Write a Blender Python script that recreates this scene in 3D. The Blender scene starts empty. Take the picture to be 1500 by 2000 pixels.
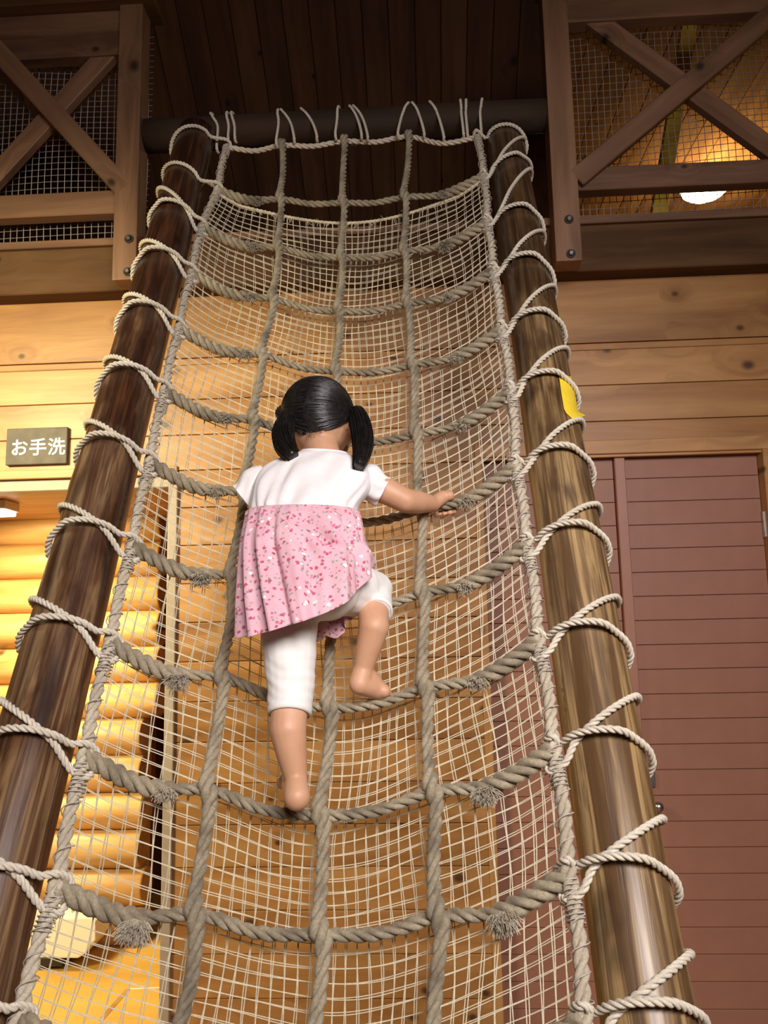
import bpy, bmesh, math, random
import numpy as np
from mathutils import Vector, Matrix

random.seed(7); rng = np.random.default_rng(7)
S = bpy.context.scene
C = S.collection

# ------------------------------------------------------------------ camera
TH, PS, RO = (math.radians(a) for a in (8.2, 2.8, 1.2))
FPX = 1556.0
EYE = np.array([0.0, 0.0, 1.6])
FW = np.array([-math.sin(PS)*math.cos(TH), math.cos(PS)*math.cos(TH), math.sin(TH)])
R0 = np.array([math.cos(PS), math.sin(PS), 0.0])
U0 = np.cross(R0, FW)
RT = R0*math.cos(RO) - U0*math.sin(RO)
UP = U0*math.cos(RO) + R0*math.sin(RO)
cd = bpy.data.cameras.new('camera'); cam = bpy.data.objects.new('camera', cd); C.objects.link(cam)
cd.sensor_fit = 'VERTICAL'; cd.sensor_height = 36.0; cd.lens = FPX/2000*36.0; cd.clip_start = 0.02
cam.matrix_world = Matrix(((RT[0], UP[0], -FW[0], EYE[0]), (RT[1], UP[1], -FW[1], EYE[1]), (RT[2], UP[2], -FW[2], EYE[2]), (0, 0, 0, 1)))
S.camera = cam

# ------------------------------------------------------------------ light
S.view_settings.view_transform = 'Standard'; S.view_settings.look = 'None'
S.view_settings.exposure = 0.0; S.view_settings.gamma = 1.0
try: S.view_settings.use_curve_mapping = False
except Exception: pass
W = bpy.data.worlds.new('world'); S.world = W; W.use_nodes = True
W.node_tree.nodes['Background'].inputs[0].default_value = (0.60, 0.50, 0.42, 1)
W.node_tree.nodes['Background'].inputs[1].default_value = 0.05

def light(name, kind, loc, aim, power, col, size=0.5, size_y=None, spread=None):
    l = bpy.data.lights.new(name, kind); o = bpy.data.objects.new(name, l); C.objects.link(o)
    l.energy = power; l.color = col
    o.location = loc
    if kind == 'AREA':
        l.shape = 'RECTANGLE'; l.size = size; l.size_y = size_y or size
        if spread: l.spread = math.radians(spread)
    else: l.shadow_soft_size = size
    if aim is not None:
        o.rotation_euler = (Vector(aim)-Vector(loc)).to_track_quat('-Z', 'Y').to_euler()
    return o
light('hall_lamp_light', 'AREA', (0.8, -1.0, 3.0), (-0.1, 2.1, 1.4), 61, (1.0, 0.92, 0.90), 1.6, 1.0, 115)
light('side_lamp_light', 'AREA', (-2.3, 1.2, 2.9), (-1.75, 3.1, 1.95), 44, (1.0, 0.86, 0.50), 0.6, 0.6, 95)
light('washroom_light', 'AREA', (-2.0, 3.62, 2.12), (-1.8, 4.0, 0.4), 42, (1.0, 0.82, 0.45), 0.7, 0.25)
light('loft_lamp_light', 'POINT', (2.52, 6.3, 5.05), None, 32, (1.0, 0.72, 0.30), 0.1)

# ------------------------------------------------------------------ helpers
def ray(x, y): return FW*FPX + RT*(x-750) + UP*(1000-y)
def at(x, y, Y):
    d = ray(x, y); return EYE + d*(Y/d[1])
def proj(P):
    d = np.asarray(P)-EYE; return 750+FPX*(d@RT)/(d@FW), 1000-FPX*(d@UP)/(d@FW)
def nrm(v): v = np.asarray(v, float); return v/np.linalg.norm(v)

class MB:
    def __init__(s): s.vc = []; s.fc = []; s.n = 0
    def add(s, vs, fs):
        vs = np.asarray(vs, float).reshape(-1, 3); s.vc.append(vs)
        if isinstance(fs, np.ndarray): s.fc.extend((fs+s.n).tolist())
        else: s.fc.extend([[int(i)+s.n for i in f] for f in fs])
        s.n += len(vs)
    @property
    def v(s): return np.concatenate(s.vc).tolist()
    @property
    def f(s): return s.fc
    def box(s, a, b):
        x0, y0, z0 = (min(a[i], b[i]) for i in range(3)); x1, y1, z1 = (max(a[i], b[i]) for i in range(3))
        s.add([(x0,y0,z0),(x1,y0,z0),(x1,y1,z0),(x0,y1,z0),(x0,y0,z1),(x1,y0,z1),(x1,y1,z1),(x0,y1,z1)],
              [(0,3,2,1),(4,5,6,7),(0,1,5,4),(1,2,6,5),(2,3,7,6),(3,0,4,7)])
    def bar(s, p, q, w, h, up=(0, 0, 1)):      # rectangular bar from p to q
        p = np.array(p, float); q = np.array(q, float); t = nrm(q-p); a = nrm(np.cross(t, up)); b = np.cross(a, t)
        vs = [c + a*sx*w/2 + b*sy*h/2 for c in (p, q) for sx, sy in ((-1,-1),(1,-1),(1,1),(-1,1))]
        s.add(vs, [(0,1,2,3),(7,6,5,4),(0,4,5,1),(1,5,6,2),(2,6,7,3),(3,7,4,0)])
    def build(s, name, mat, parent=None, smooth=False, bevel=0, seg=2, recalc=True):
        me = bpy.data.meshes.new(name); me.from_pydata(s.v, [], s.f); me.update()
        if s.n < 4000:
            bm = bmesh.new(); bm.from_mesh(me); bmesh.ops.recalc_face_normals(bm, faces=bm.faces)
            if bevel: bmesh.ops.bevel(bm, geom=list(bm.edges), offset=bevel, segments=seg, affect='EDGES', profile=0.6)
            bm.to_mesh(me); bm.free()
        if smooth: me.polygons.foreach_set('use_smooth', [True]*len(me.polygons))
        me.materials.append(mat)
        o = bpy.data.objects.new(name, me); C.objects.link(o)
        if parent is not None: o.parent = parent
        return o

def tag(o, label, cat, group=None):
    o['label'] = label; o['category'] = cat
    if group: o['group'] = group
    return o
def struct(o): o['kind'] = 'structure'; return o
def empty(name, loc=(0, 0, 0)):
    o = bpy.data.objects.new(name, None); C.objects.link(o); o.location = loc; o.empty_display_size = 0.05
    return o
def root(name, loc, label, cat, group=None):
    o = empty(name, loc); tag(o, label, cat, group); ROOTS.append(o); return o
ROOTS = []          # parts are built in world space; their parent inverse is set at the end

def spline(pts, ds):
    P = np.asarray(pts, float); n = len(P); out = []
    E = np.vstack([2*P[0]-P[1], P, 2*P[-1]-P[-2]])
    for i in range(n-1):
        p0, p1, p2, p3 = E[i:i+4]; m = max(2, int(np.linalg.norm(p2-p1)/ds*2))
        t = np.linspace(0, 1, m, endpoint=False)[:, None]
        out.append(0.5*((2*p1)+(-p0+p2)*t+(2*p0-5*p1+4*p2-p3)*t**2+(-p0+3*p1-3*p2+p3)*t**3))
    q = np.vstack(out+[P[-1:]])
    L = np.r_[0, np.cumsum(np.linalg.norm(np.diff(q, axis=0), axis=1))]
    k = max(3, int(L[-1]/ds)+1); s = np.linspace(0, L[-1], k)
    return np.stack([np.interp(s, L, q[:, j]) for j in range(3)], 1), s

def frames(c):
    T = np.gradient(c, axis=0); T /= np.linalg.norm(T, axis=1)[:, None]
    ref = np.array([0.31, 0.2, 0.93]);
    if abs(ref@T[0]) > 0.9: ref = np.array([1.0, 0.1, 0.0])
    N = np.empty_like(c); v = nrm(ref-(ref@T[0])*T[0])
    for i in range(len(c)):
        v = v-(v@T[i])*T[i]; v = v/np.linalg.norm(v); N[i] = v
    return T, N, np.cross(T, N)

def sweep(mb, c, r, sides, N=None, B=None, close=True):
    c = np.asarray(c, float); n = len(c)
    if N is None: _, N, B = frames(c)
    r = np.broadcast_to(np.asarray(r, float), (n,))
    a = np.linspace(0, 2*math.pi, sides, endpoint=False)
    ring = c[:, None, :] + r[:, None, None]*(np.cos(a)[None, :, None]*N[:, None, :]+np.sin(a)[None, :, None]*B[:, None, :])
    vs = ring.reshape(-1, 3)
    k = np.arange(sides); k2 = (k+1) % sides; o = (np.arange(n-1)*sides)[:, None]
    fs = np.stack([o+k, o+k2, o+sides+k2, o+sides+k], -1).reshape(-1, 4)
    base = mb.n; mb.add(vs, fs)
    if close: mb.fc.append(list(range(base+sides-1, base-1, -1))); mb.fc.append(list(range(base+(n-1)*sides, base+n*sides)))

def rope(mb, pts, R, pitch=None, rfun=None, sides=6, strands=3, spp=9, phase=0.0):
    """laid rope: strands twisted round the path"""
    pitch = pitch or R*5.6
    c, s = spline(pts, pitch/spp)
    _, N, B = frames(c)
    rr = np.full(len(c), R) if rfun is None else R*np.array([rfun(p, x/s[-1]) for p, x in zip(c, s)])
    for k in range(strands):
        th = 2*math.pi*(s/pitch + k/strands)+phase
        off = (np.cos(th)[:, None]*N+np.sin(th)[:, None]*B)*(rr*0.52)[:, None]
        sweep(mb, c+off, rr*0.53, sides, N, B)

# ------------------------------------------------------------------ materials
def new_mat(name):
    m = bpy.data.materials.new(name); m.use_nodes = True; nt = m.node_tree
    return m, nt, nt.nodes['Principled BSDF'], nt.nodes, nt.links
def lnk(nt, a, b): nt.links.new(a, b)
def math_node(nt, op, a, b=None, clamp=False):
    n = nt.nodes.new('ShaderNodeMath'); n.operation = op; n.use_clamp = clamp
    for i, v in enumerate((a, b)):
        if v is None: continue
        if isinstance(v, (int, float)): n.inputs[i].default_value = v
        else: nt.links.new(v, n.inputs[i])
    return n.outputs[0]
def mix(nt, f, a, b, mode='MIX'):
    n = nt.nodes.new('ShaderNodeMix'); n.data_type = 'RGBA'; n.blend_type = mode
    for sock, v in ((n.inputs[0], f), (n.inputs[6], a), (n.inputs[7], b)):
        if isinstance(v, (int, float)): sock.default_value = v
        elif isinstance(v, tuple): sock.default_value = (*v[:3], 1)
        else: nt.links.new(v, sock)
    return n.outputs[2]
def noise(nt, vec, scale, detail=3, rough=0.55, dist=0.0):
    n = nt.nodes.new('ShaderNodeTexNoise'); n.inputs['Scale'].default_value = scale; n.inputs['Detail'].default_value = detail
    n.inputs['Roughness'].default_value = rough; n.inputs['Distortion'].default_value = dist
    nt.links.new(vec, n.inputs['Vector']); return n.outputs['Fac']
def ramp(nt, fac, stops):
    n = nt.nodes.new('ShaderNodeValToRGB'); e = n.color_ramp.elements
    while len(e) < len(stops): e.new(0.5)
    for el, (p, c) in zip(e, stops): el.position = p; el.color = (*c, 1) if len(c) == 3 else c
    nt.links.new(fac, n.inputs[0]); return n.outputs[0]
def mapping(nt, vec, scale, loc=None):
    n = nt.nodes.new('ShaderNodeMapping'); n.inputs['Scale'].default_value = scale
    nt.links.new(vec, n.inputs['Vector'])
    if loc is not None: nt.links.new(loc, n.inputs['Location'])
    return n.outputs[0]
def bump(nt, h, bsdf, strength, dist=0.002):
    b = nt.nodes.new('ShaderNodeBump'); b.inputs['Strength'].default_value = strength; b.inputs['Distance'].default_value = dist
    nt.links.new(h, b.inputs['Height']); nt.links.new(b.outputs[0], bsdf.inputs['Normal'])

def wood(name, light_c, mid_c, dark_c, axis='x', rough=0.5, knots=0.5, grain=14.0, knot_c=None, knot_scale=5.6, spec=0.4, var=0.12, coat=0.0):
    m, nt, b, nodes, links = new_mat(name)
    tc = nodes.new('ShaderNodeTexCoord'); oi = nodes.new('ShaderNodeObjectInfo')
    shift = nodes.new('ShaderNodeCombineXYZ')
    r37 = math_node(nt, 'MULTIPLY', oi.outputs['Random'], 37.0)
    for i in range(3): links.new(r37, shift.inputs[i])
    st = {'x': (0.10, 1, 1), 'y': (1, 0.10, 1), 'z': (1, 1, 0.10)}[axis]
    base = mapping(nt, tc.outputs['Object'], (1, 1, 1), shift.outputs[0])
    # knots
    ks = {'x': (0.75, 1, 1.0), 'y': (1, 0.75, 1), 'z': (1, 1, 0.75)}[axis]
    vo = nodes.new('ShaderNodeTexVoronoi'); vo.inputs['Scale'].default_value = knot_scale
    kv = mapping(nt, base, ks); sxyz = nodes.new('ShaderNodeSeparateXYZ'); links.new(kv, sxyz.inputs[0]); cxy = nodes.new('ShaderNodeCombineXYZ')
    links.new(sxyz.outputs[0], cxy.inputs[0]); links.new(sxyz.outputs[1 if axis == 'y' else 2], cxy.inputs[1]); vo.voronoi_dimensions = '2D'; links.new(cxy.outputs[0], vo.inputs['Vector'])
    sepc = nodes.new('ShaderNodeSeparateColor'); links.new(vo.outputs['Color'], sepc.inputs[0])
    on = math_node(nt, 'LESS_THAN', sepc.outputs[0], knots)
    size = math_node(nt, 'ADD', math_node(nt, 'MULTIPLY', sepc.outputs[1], 0.07), 0.045)
    kd = math_node(nt, 'DIVIDE', vo.outputs['Distance'], size)
    kmask = math_node(nt, 'MULTIPLY', math_node(nt, 'SUBTRACT', 1.5, kd, True), on)
    halo = math_node(nt, 'MULTIPLY', math_node(nt, 'MULTIPLY', math_node(nt, 'SUBTRACT', 1.0, math_node(nt, 'MULTIPLY', kd, 0.14), True), on), 0.5)
    gv = mapping(nt, base, st)
    # bend the grain round a knot
    va = nodes.new('ShaderNodeVectorMath'); va.operation = 'ADD'; links.new(gv, va.inputs[0])
    cb = nodes.new('ShaderNodeCombineXYZ')
    hb = math_node(nt, 'MULTIPLY', halo, 0.10)
    for i in range(3): links.new(hb, cb.inputs[i])
    links.new(cb.outputs[0], va.inputs[1])
    n1 = noise(nt, va.outputs[0], grain, 4, 0.55, 0.6)
    n2 = noise(nt, va.outputs[0], grain*5.5, 3, 0.6)
    n3 = noise(nt, base, 2.1, 2)
    col = ramp(nt, n1, [(0.30, dark_c), (0.47, mid_c), (0.64, light_c)])
    col = mix(nt, math_node(nt, 'MULTIPLY', n2, 0.42), col, dark_c)
    tone = math_node(nt, 'ADD', math_node(nt, 'MULTIPLY', oi.outputs['Random'], var*2), 1.0-var)
    tone = math_node(nt, 'MULTIPLY', tone, math_node(nt, 'ADD', math_node(nt, 'MULTIPLY', n3, 0.5), 0.75))
    tv = nodes.new('ShaderNodeCombineColor'); [links.new(tone, tv.inputs[i]) for i in range(3)]
    col = mix(nt, 1.0, col, tv.outputs[0], 'MULTIPLY')
    col = mix(nt, math_node(nt, 'MULTIPLY', halo, 0.55), col, tuple(c*0.75 for c in dark_c))
    kc = knot_c or tuple(c*0.22 for c in dark_c)
    col = mix(nt, math_node(nt, 'MULTIPLY', kmask, 0.92, True), col, kc)
    links.new(col, b.inputs['Base Color']); b.inputs['Roughness'].default_value = rough
    b.inputs['Specular IOR Level'].default_value = spec; b.inputs['Coat Weight'].default_value = coat; b.inputs['Coat Roughness'].default_value = 0.25
    bump(nt, n2, b, 0.25, 0.002)
    return m

def plain(name, col, rough=0.5, metal=0.0, var=0.06, scale=30, spec=0.4, bmp=0.0):
    m, nt, b, nodes, links = new_mat(name)
    tc = nodes.new('ShaderNodeTexCoord'); n = noise(nt, tc.outputs['Object'], scale, 3)
    c = ramp(nt, n, [(0.3, tuple(x*(1-var) for x in col)), (0.7, tuple(min(1, x*(1+var)) for x in col))])
    links.new(c, b.inputs['Base Color']); b.inputs['Roughness'].default_value = rough; b.inputs['Metallic'].default_value = metal
    b.inputs['Specular IOR Level'].default_value = spec
    if bmp: bump(nt, n, b, bmp)
    return m

def emit(name, col, strength):
    m, nt, b, nodes, links = new_mat(name)
    b.inputs['Base Color'].default_value = (*col, 1); b.inputs['Emission Color'].default_value = (*col, 1); b.inputs['Emission Strength'].default_value = strength
    return m

def fibre(name, c1, c2, dirt, scale=160, dirt_scale=5.0, dirt_amt=0.5):
    m, nt, b, nodes, links = new_mat(name)
    tc = nodes.new('ShaderNodeTexCoord')
    n1 = noise(nt, tc.outputs['Object'], scale, 3, 0.7); n2 = noise(nt, tc.outputs['Object'], dirt_scale, 4, 0.6)
    col = ramp(nt, n1, [(0.3, c2), (0.68, c1)])
    d = ramp(nt, n2, [(0.42, (0, 0, 0)), (0.66, (1, 1, 1))])
    sep = nodes.new('ShaderNodeSeparateColor'); links.new(d, sep.inputs[0])
    col = mix(nt, math_node(nt, 'MULTIPLY', sep.outputs[0], dirt_amt), col, dirt)
    links.new(col, b.inputs['Base Color']); b.inputs['Roughness'].default_value = 0.72; b.inputs['Specular IOR Level'].default_value = 0.25
    b.inputs['Sheen Weight'].default_value = 0.15
    bump(nt, n1, b, 0.35, 0.0015)
    return m

def pole_mat(name, dark, mid, tan, worn_lo, worn_hi, bias):
    """stained log, stain worn through to pale wood towards the foot"""
    m, nt, b, nodes, links = new_mat(name)
    tc = nodes.new('ShaderNodeTexCoord'); ob = tc.outputs['Object']       # object z runs along the log
    g = mapping(nt, ob, (1, 1, 0.05))
    n1 = noise(nt, g, 30, 4, 0.55, 1.2); n2 = noise(nt, g, 95, 3, 0.6)
    pv = mapping(nt, ob, (1, 1, 0.30)); n3 = noise(nt, pv, 9.0, 4, 0.55, 0.4)
    sep = nodes.new('ShaderNodeSeparateXYZ'); links.new(ob, sep.inputs[0])
    mr = nodes.new('ShaderNodeMapRange'); mr.inputs[1].default_value = worn_hi; mr.inputs[2].default_value = worn_lo
    links.new(sep.outputs[2], mr.inputs[0])
    w = math_node(nt, 'ADD', math_node(nt, 'MULTIPLY', mr.outputs[0], 0.55), math_node(nt, 'ADD', n3, bias))
    wm = ramp(nt, w, [(0.50, (0, 0, 0)), (0.66, (1, 1, 1))])
    sc = nodes.new('ShaderNodeSeparateColor'); links.new(wm, sc.inputs[0])
    dk = ramp(nt, n1, [(0.42, dark), (0.60, mid)])
    lt = ramp(nt, n1, [(0.40, tuple(c*0.8 for c in mid)), (0.50, tuple((a+b)/2 for a, b in zip(mid, tan))), (0.58, tan), (0.72, tuple(min(1, c*1.2) for c in tan))])
    col = mix(nt, sc.outputs[0], dk, lt)
    col = mix(nt, math_node(nt, 'MULTIPLY', n2, 0.35), col, dark)
    n4 = noise(nt, mapping(nt, ob, (1, 1, 0.035)), 62, 4, 0.6, 1.8); s4 = nodes.new('ShaderNodeSeparateColor'); links.new(ramp(nt, n4, [(0.40, (1, 1, 1)), (0.52, (0, 0, 0))]), s4.inputs[0])
    col = mix(nt, math_node(nt, 'MULTIPLY', s4.outputs[0], 0.72), col, mix(nt, sc.outputs[0], dark, tuple(c*0.75 for c in mid)))
    n5 = noise(nt, mapping(nt, ob, (1, 1, 0.45)), 11, 3, 0.5, 0.3); s5 = nodes.new('ShaderNodeSeparateColor'); links.new(ramp(nt, n5, [(0.56, (0, 0, 0)), (0.68, (1, 1, 1))]), s5.inputs[0])
    col = mix(nt, math_node(nt, 'MULTIPLY', s5.outputs[0], 0.6), col, tuple(c*0.9 for c in dark))
    vo = nodes.new('ShaderNodeTexVoronoi'); vo.inputs['Scale'].default_value = 3.0; links.new(mapping(nt, ob, (1.6, 1.6, 0.8)), vo.inputs['Vector'])
    s2 = nodes.new('ShaderNodeSeparateColor'); links.new(vo.outputs['Color'], s2.inputs[0])
    k = math_node(nt, 'MULTIPLY', math_node(nt, 'SUBTRACT', 1.4, math_node(nt, 'DIVIDE', vo.outputs['Distance'], 0.06), True), math_node(nt, 'LESS_THAN', s2.outputs[0], 0.35))
    col = mix(nt, k, col, tuple(c*0.5 for c in dark))
    links.new(col, b.inputs['Base Color'])
    links.new(ramp(nt, n3, [(0.35, (0.30,)*3), (0.7, (0.58,)*3)]), b.inputs['Roughness'])
    b.inputs['Specular IOR Level'].default_value = 0.5; b.inputs['Coat Weight'].default_value = 0.22; b.inputs['Coat Roughness'].default_value = 0.22
    bump(nt, n1, b, 0.5, 0.004)
    return m

M = {}
M['plank'] = wood('pine_plank', (0.53, 0.285, 0.103), (0.415, 0.203, 0.064), (0.275, 0.118, 0.035), 'x', 0.42, 0.5, 9)
M['log'] = wood('pale_log', (0.70, 0.44, 0.17), (0.58, 0.33, 0.11), (0.40, 0.20, 0.06), 'x', 0.4, 0.3, 10)
M['beam'] = wood('dark_beam', (0.155, 0.080, 0.034), (0.115, 0.055, 0.021), (0.060, 0.027, 0.010), 'x', 0.7, 0.15, 8, spec=0.2)
M['railx'] = wood('rail_wood_x', (0.27, 0.145, 0.080), (0.20, 0.103, 0.055), (0.12, 0.058, 0.03), 'x', 0.55, 0.2, 12)
M['railz'] = wood('rail_wood_z', (0.27, 0.145, 0.080), (0.20, 0.103, 0.055), (0.12, 0.058, 0.03), 'z', 0.55, 0.2, 12)
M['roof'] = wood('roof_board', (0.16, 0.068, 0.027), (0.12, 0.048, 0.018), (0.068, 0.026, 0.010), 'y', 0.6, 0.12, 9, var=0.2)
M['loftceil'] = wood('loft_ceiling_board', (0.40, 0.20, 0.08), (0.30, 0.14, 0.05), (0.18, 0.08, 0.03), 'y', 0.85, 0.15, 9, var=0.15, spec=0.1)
M['casing'] = wood('door_casing', (0.60, 0.34, 0.13), (0.50, 0.26, 0.09), (0.36, 0.17, 0.06), 'x', 0.45, 0.3, 10)
M['casingz'] = wood('door_casing_upright', (0.60, 0.34, 0.13), (0.50, 0.26, 0.09), (0.36, 0.17, 0.06), 'z', 0.45, 0.3, 10)
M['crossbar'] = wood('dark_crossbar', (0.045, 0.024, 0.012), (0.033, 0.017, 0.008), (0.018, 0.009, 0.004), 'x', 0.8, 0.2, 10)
M['door'] = plain('brown_paint', (0.34, 0.158, 0.105), 0.48, 0, 0.06, 9, 0.35, 0.05)
M['doorstrip'] = plain('brown_paint_strip', (0.38, 0.178, 0.12), 0.45, 0, 0.05, 9)
M['darkpost'] = wood('dark_red_post', (0.16, 0.055, 0.030), (0.11, 0.036, 0.02), (0.06, 0.018, 0.01), 'z', 0.45, 0.2, 10)
M['redstrip'] = plain('orange_brown_strip', (0.36, 0.10, 0.03), 0.5)
M['paletrim'] = plain('pale_trim', (0.38, 0.31, 0.24), 0.5, 0, 0.08, 20)
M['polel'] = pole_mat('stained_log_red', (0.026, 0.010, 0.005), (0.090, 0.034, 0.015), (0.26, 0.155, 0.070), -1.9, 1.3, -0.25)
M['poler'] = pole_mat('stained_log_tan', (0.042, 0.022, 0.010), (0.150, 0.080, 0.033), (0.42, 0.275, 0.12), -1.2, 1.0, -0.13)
M['rope'] = fibre('grey_manila_rope', (0.42, 0.36, 0.25), (0.27, 0.22, 0.145), (0.11, 0.088, 0.058), 210, 13, 0.75)
M['edge'] = fibre('pale_edge_rope', (0.62, 0.55, 0.43), (0.42, 0.36, 0.26), (0.27, 0.22, 0.15), 210, 6, 0.45)
M['lash'] = fibre('white_lashing_rope', (0.78, 0.72, 0.60), (0.56, 0.50, 0.40), (0.45, 0.38, 0.27), 300, 7, 0.35)
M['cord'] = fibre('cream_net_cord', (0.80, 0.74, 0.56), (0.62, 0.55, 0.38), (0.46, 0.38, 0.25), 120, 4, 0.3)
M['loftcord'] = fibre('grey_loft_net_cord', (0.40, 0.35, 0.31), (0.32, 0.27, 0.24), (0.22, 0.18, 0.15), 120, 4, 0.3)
M['twine'] = fibre('thin_twine', (0.62, 0.56, 0.48), (0.42, 0.37, 0.3), (0.3, 0.25, 0.2), 300, 8, 0.3)
M['steel'] = plain('steel', (0.55, 0.55, 0.56), 0.3, 1.0, 0.1)
M['boltdark'] = plain('bolt_recess', (0.025, 0.018, 0.013), 0.6)
M['signboard'] = plain('weathered_sign_board', (0.095, 0.078, 0.058), 0.6, 0, 0.3, 14)
M['white'] = plain('white_paint', (0.86, 0.86, 0.82), 0.5, 0, 0.03)
M['plastic'] = plain('cream_plastic', (0.80, 0.76, 0.64), 0.35, 0, 0.03)
M['yellowpanel'] = wood('yellow_panel', (0.72, 0.44, 0.10), (0.66, 0.38, 0.08), (0.58, 0.32, 0.06), 'x', 0.5, 0.0, 5, var=0.03)
M['tape'] = plain('yellow_tape', (0.85, 0.62, 0.04), 0.45, 0, 0.05, 60)
M['yellowstrut'] = plain('yellow_strut_paint', (0.72, 0.46, 0.05), 0.45, 0, 0.12, 20)
M['floor'] = wood('floor_board', (0.42, 0.25, 0.12), (0.34, 0.19, 0.085), (0.22, 0.12, 0.05), 'y', 0.4, 0.3, 9)
M['plaster'] = plain('warm_wall', (0.42, 0.29, 0.17), 0.7, 0, 0.08, 6)
M['lampglow'] = emit('lamp_glow', (1.0, 0.86, 0.58), 14)
M['tubeglow'] = emit('tube_glow', (1.0, 0.95, 0.80), 7)
M['glass'] = plain('window_glass', (0.75, 0.82, 0.85), 0.05, 0, 0.02)

# ------------------------------------------------------------------ setting
YW = 3.30                       # front of the plank wall
def boxobj(name, a, b, mat, parent=None, bevel=0.003, seg=1, origin=None):
    a = np.array(a, float); b = np.array(b, float); c = (a+b)/2 if origin is None else np.array(origin)
    mb = MB(); mb.box(a-c, b-c); o = mb.build(name, mat, parent, bevel=bevel, seg=seg); o.location = c
    return o

fl = struct(boxobj('floor', (-3.6, -4.2, -0.1), (3.6, 6.2, 0.0), M['floor'], bevel=0))
wb = struct(boxobj('wall_back', (-1.04, YW+0.02, 0.0), (0.225, YW+0.10, 2.28), M['beam'], bevel=0))
wb2 = struct(boxobj('wall_upper', (-3.6, YW+0.02, 2.28), (3.6, YW+0.10, 3.10), M['beam'], bevel=0))
wb3 = struct(boxobj('wall_beyond', (1.47, YW+0.02, 0.0), (3.6, YW+0.10, 2.28), M['beam'], bevel=0))
def planks(parent, x0, x1, zs, name='plank', breaks=()):
    for z0, z1 in zip(zs[:-1], zs[1:]):
        xs = [x0]+[b for b in breaks if x0 < b < x1]+[x1]
        for a, b in zip(xs[:-1], xs[1:]):
            boxobj(name, (a+0.0006, YW, z0+0.0012), (b-0.0006, YW+0.022, z1-0.0012), M['plank'], parent, 0.003, 2)
planks(wb2, -3.6, 3.6, [2.28, 2.435, 2.592, 2.748])
boxobj('plank', (-3.6, YW+0.004, 2.749), (3.6, YW+0.022, 2.778), M['plank'], wb2, 0.004, 2)
planks(wb2, -3.6, 3.6, [2.779, 3.09])
zs = [0.02]; 
while zs[-1] < 2.2: zs.append(zs[-1]+0.1614)
zs[-1] = 2.28
planks(wb, -1.04, 0.225, zs)
planks(wb3, 1.47, 3.6, zs)

# left recess: header boards, lit log wall, posts
hd = struct(boxobj('trim_1', (-3.6, YW-0.012, 2.262), (-1.04, YW+0.03, 2.300), M['casing'], bevel=0.003))
hd2 = struct(boxobj('trim_2', (-3.6, YW+0.012, 2.212), (-1.04, YW+0.10, 2.262), M['paletrim'], bevel=0.003))
wl = struct(boxobj('wall_left', (-3.6, 4.35, 0.0), (-1.53, 4.47, 2.9), M['log'], bevel=0))
LOGP = 0.1905; z = 2.38; li = 0
while z > -0.05:
    r = 0.099+random.uniform(-0.002, 0.004); x1 = -1.505+random.uniform(-0.02, 0.02) if li > 6 else -1.44
    n = 20; mb = MB(); a = np.linspace(0, 2*math.pi, n, endpoint=False)
    prof = [(-3.6, 1.0), (x1-0.01, 1.0), (x1, 0.93)]
    vs = [(px+2.4, math.cos(t)*r*s, math.sin(t)*r*s) for px, s in prof for t in a]
    fs = [(i*n+k, i*n+(k+1) % n, (i+1)*n+(k+1) % n, (i+1)*n+k) for i in range(2) for k in range(n)]+[tuple(range(n)), tuple(range(2*n, 3*n))]
    mb.add(vs, fs); o = mb.build('log', M['log'], wl, smooth=False); o.location = (-2.4, 4.345, z)
    for p in o.data.polygons: p.use_smooth = len(p.vertices) == 4
    z -= LOGP; li += 1
soff = struct(boxobj('ceiling_washroom', (-3.6, YW+0.10, 2.225), (-1.0, 5.50, 2.262), M['casing'], bevel=0))
pa = at(299, 1300, 5.1); pb = at(331, 1300, 5.1)
dp = tag(boxobj('door_post', (pa[0], 5.1, 0.0), (pb[0]+0.16, 5.2, 2.2245), M['darkpost'], bevel=0.004), 'dark reddish brown upright post in the washroom beyond the log ends', 'post')
boxobj('orange_strip', (pa[0]-0.004, 5.08, 0.0), (pa[0]+0.030, 5.1, 2.2245), M['redstrip'], dp, 0.002)
struct(boxobj('trim_3', (-1.075, YW-0.02, 0.0), (-1.035, YW+0.10, 2.262), M['paletrim'], bevel=0.003))
struct(boxobj('wall_recess_side', (-1.035, YW+0.10, 0.0), (-1.0, 5.50, 2.262), M['darkpost'], bevel=0))

struct(boxobj('wall_washroom', (-3.6, 5.40, 0.0), (-1.0, 5.50, 2.262), M['darkpost'], bevel=0))
fw_ = struct(boxobj('floor_washroom', (-3.55, YW+0.02, 0.0), (-1.04, 5.40, 0.004), M['yellowpanel'], bevel=0))
def fpt(x, y):
    d = ray(x, y); return EYE+d*((0.004-1.6)/d[2])
for (p_, q_, w_, m_) in (((250, 1932), (345, 1928), 0.010, 'plastic'), ((196, 1994), (250, 1932), 0.022, 'casing')):
    mb = MB(); mb.bar(fpt(*p_)+np.array([0, 0, 0.001]), fpt(*q_)+np.array([0, 0, 0.001]), w_, 0.002); mb.build('floor_line', M[m_], fw_)
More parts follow.
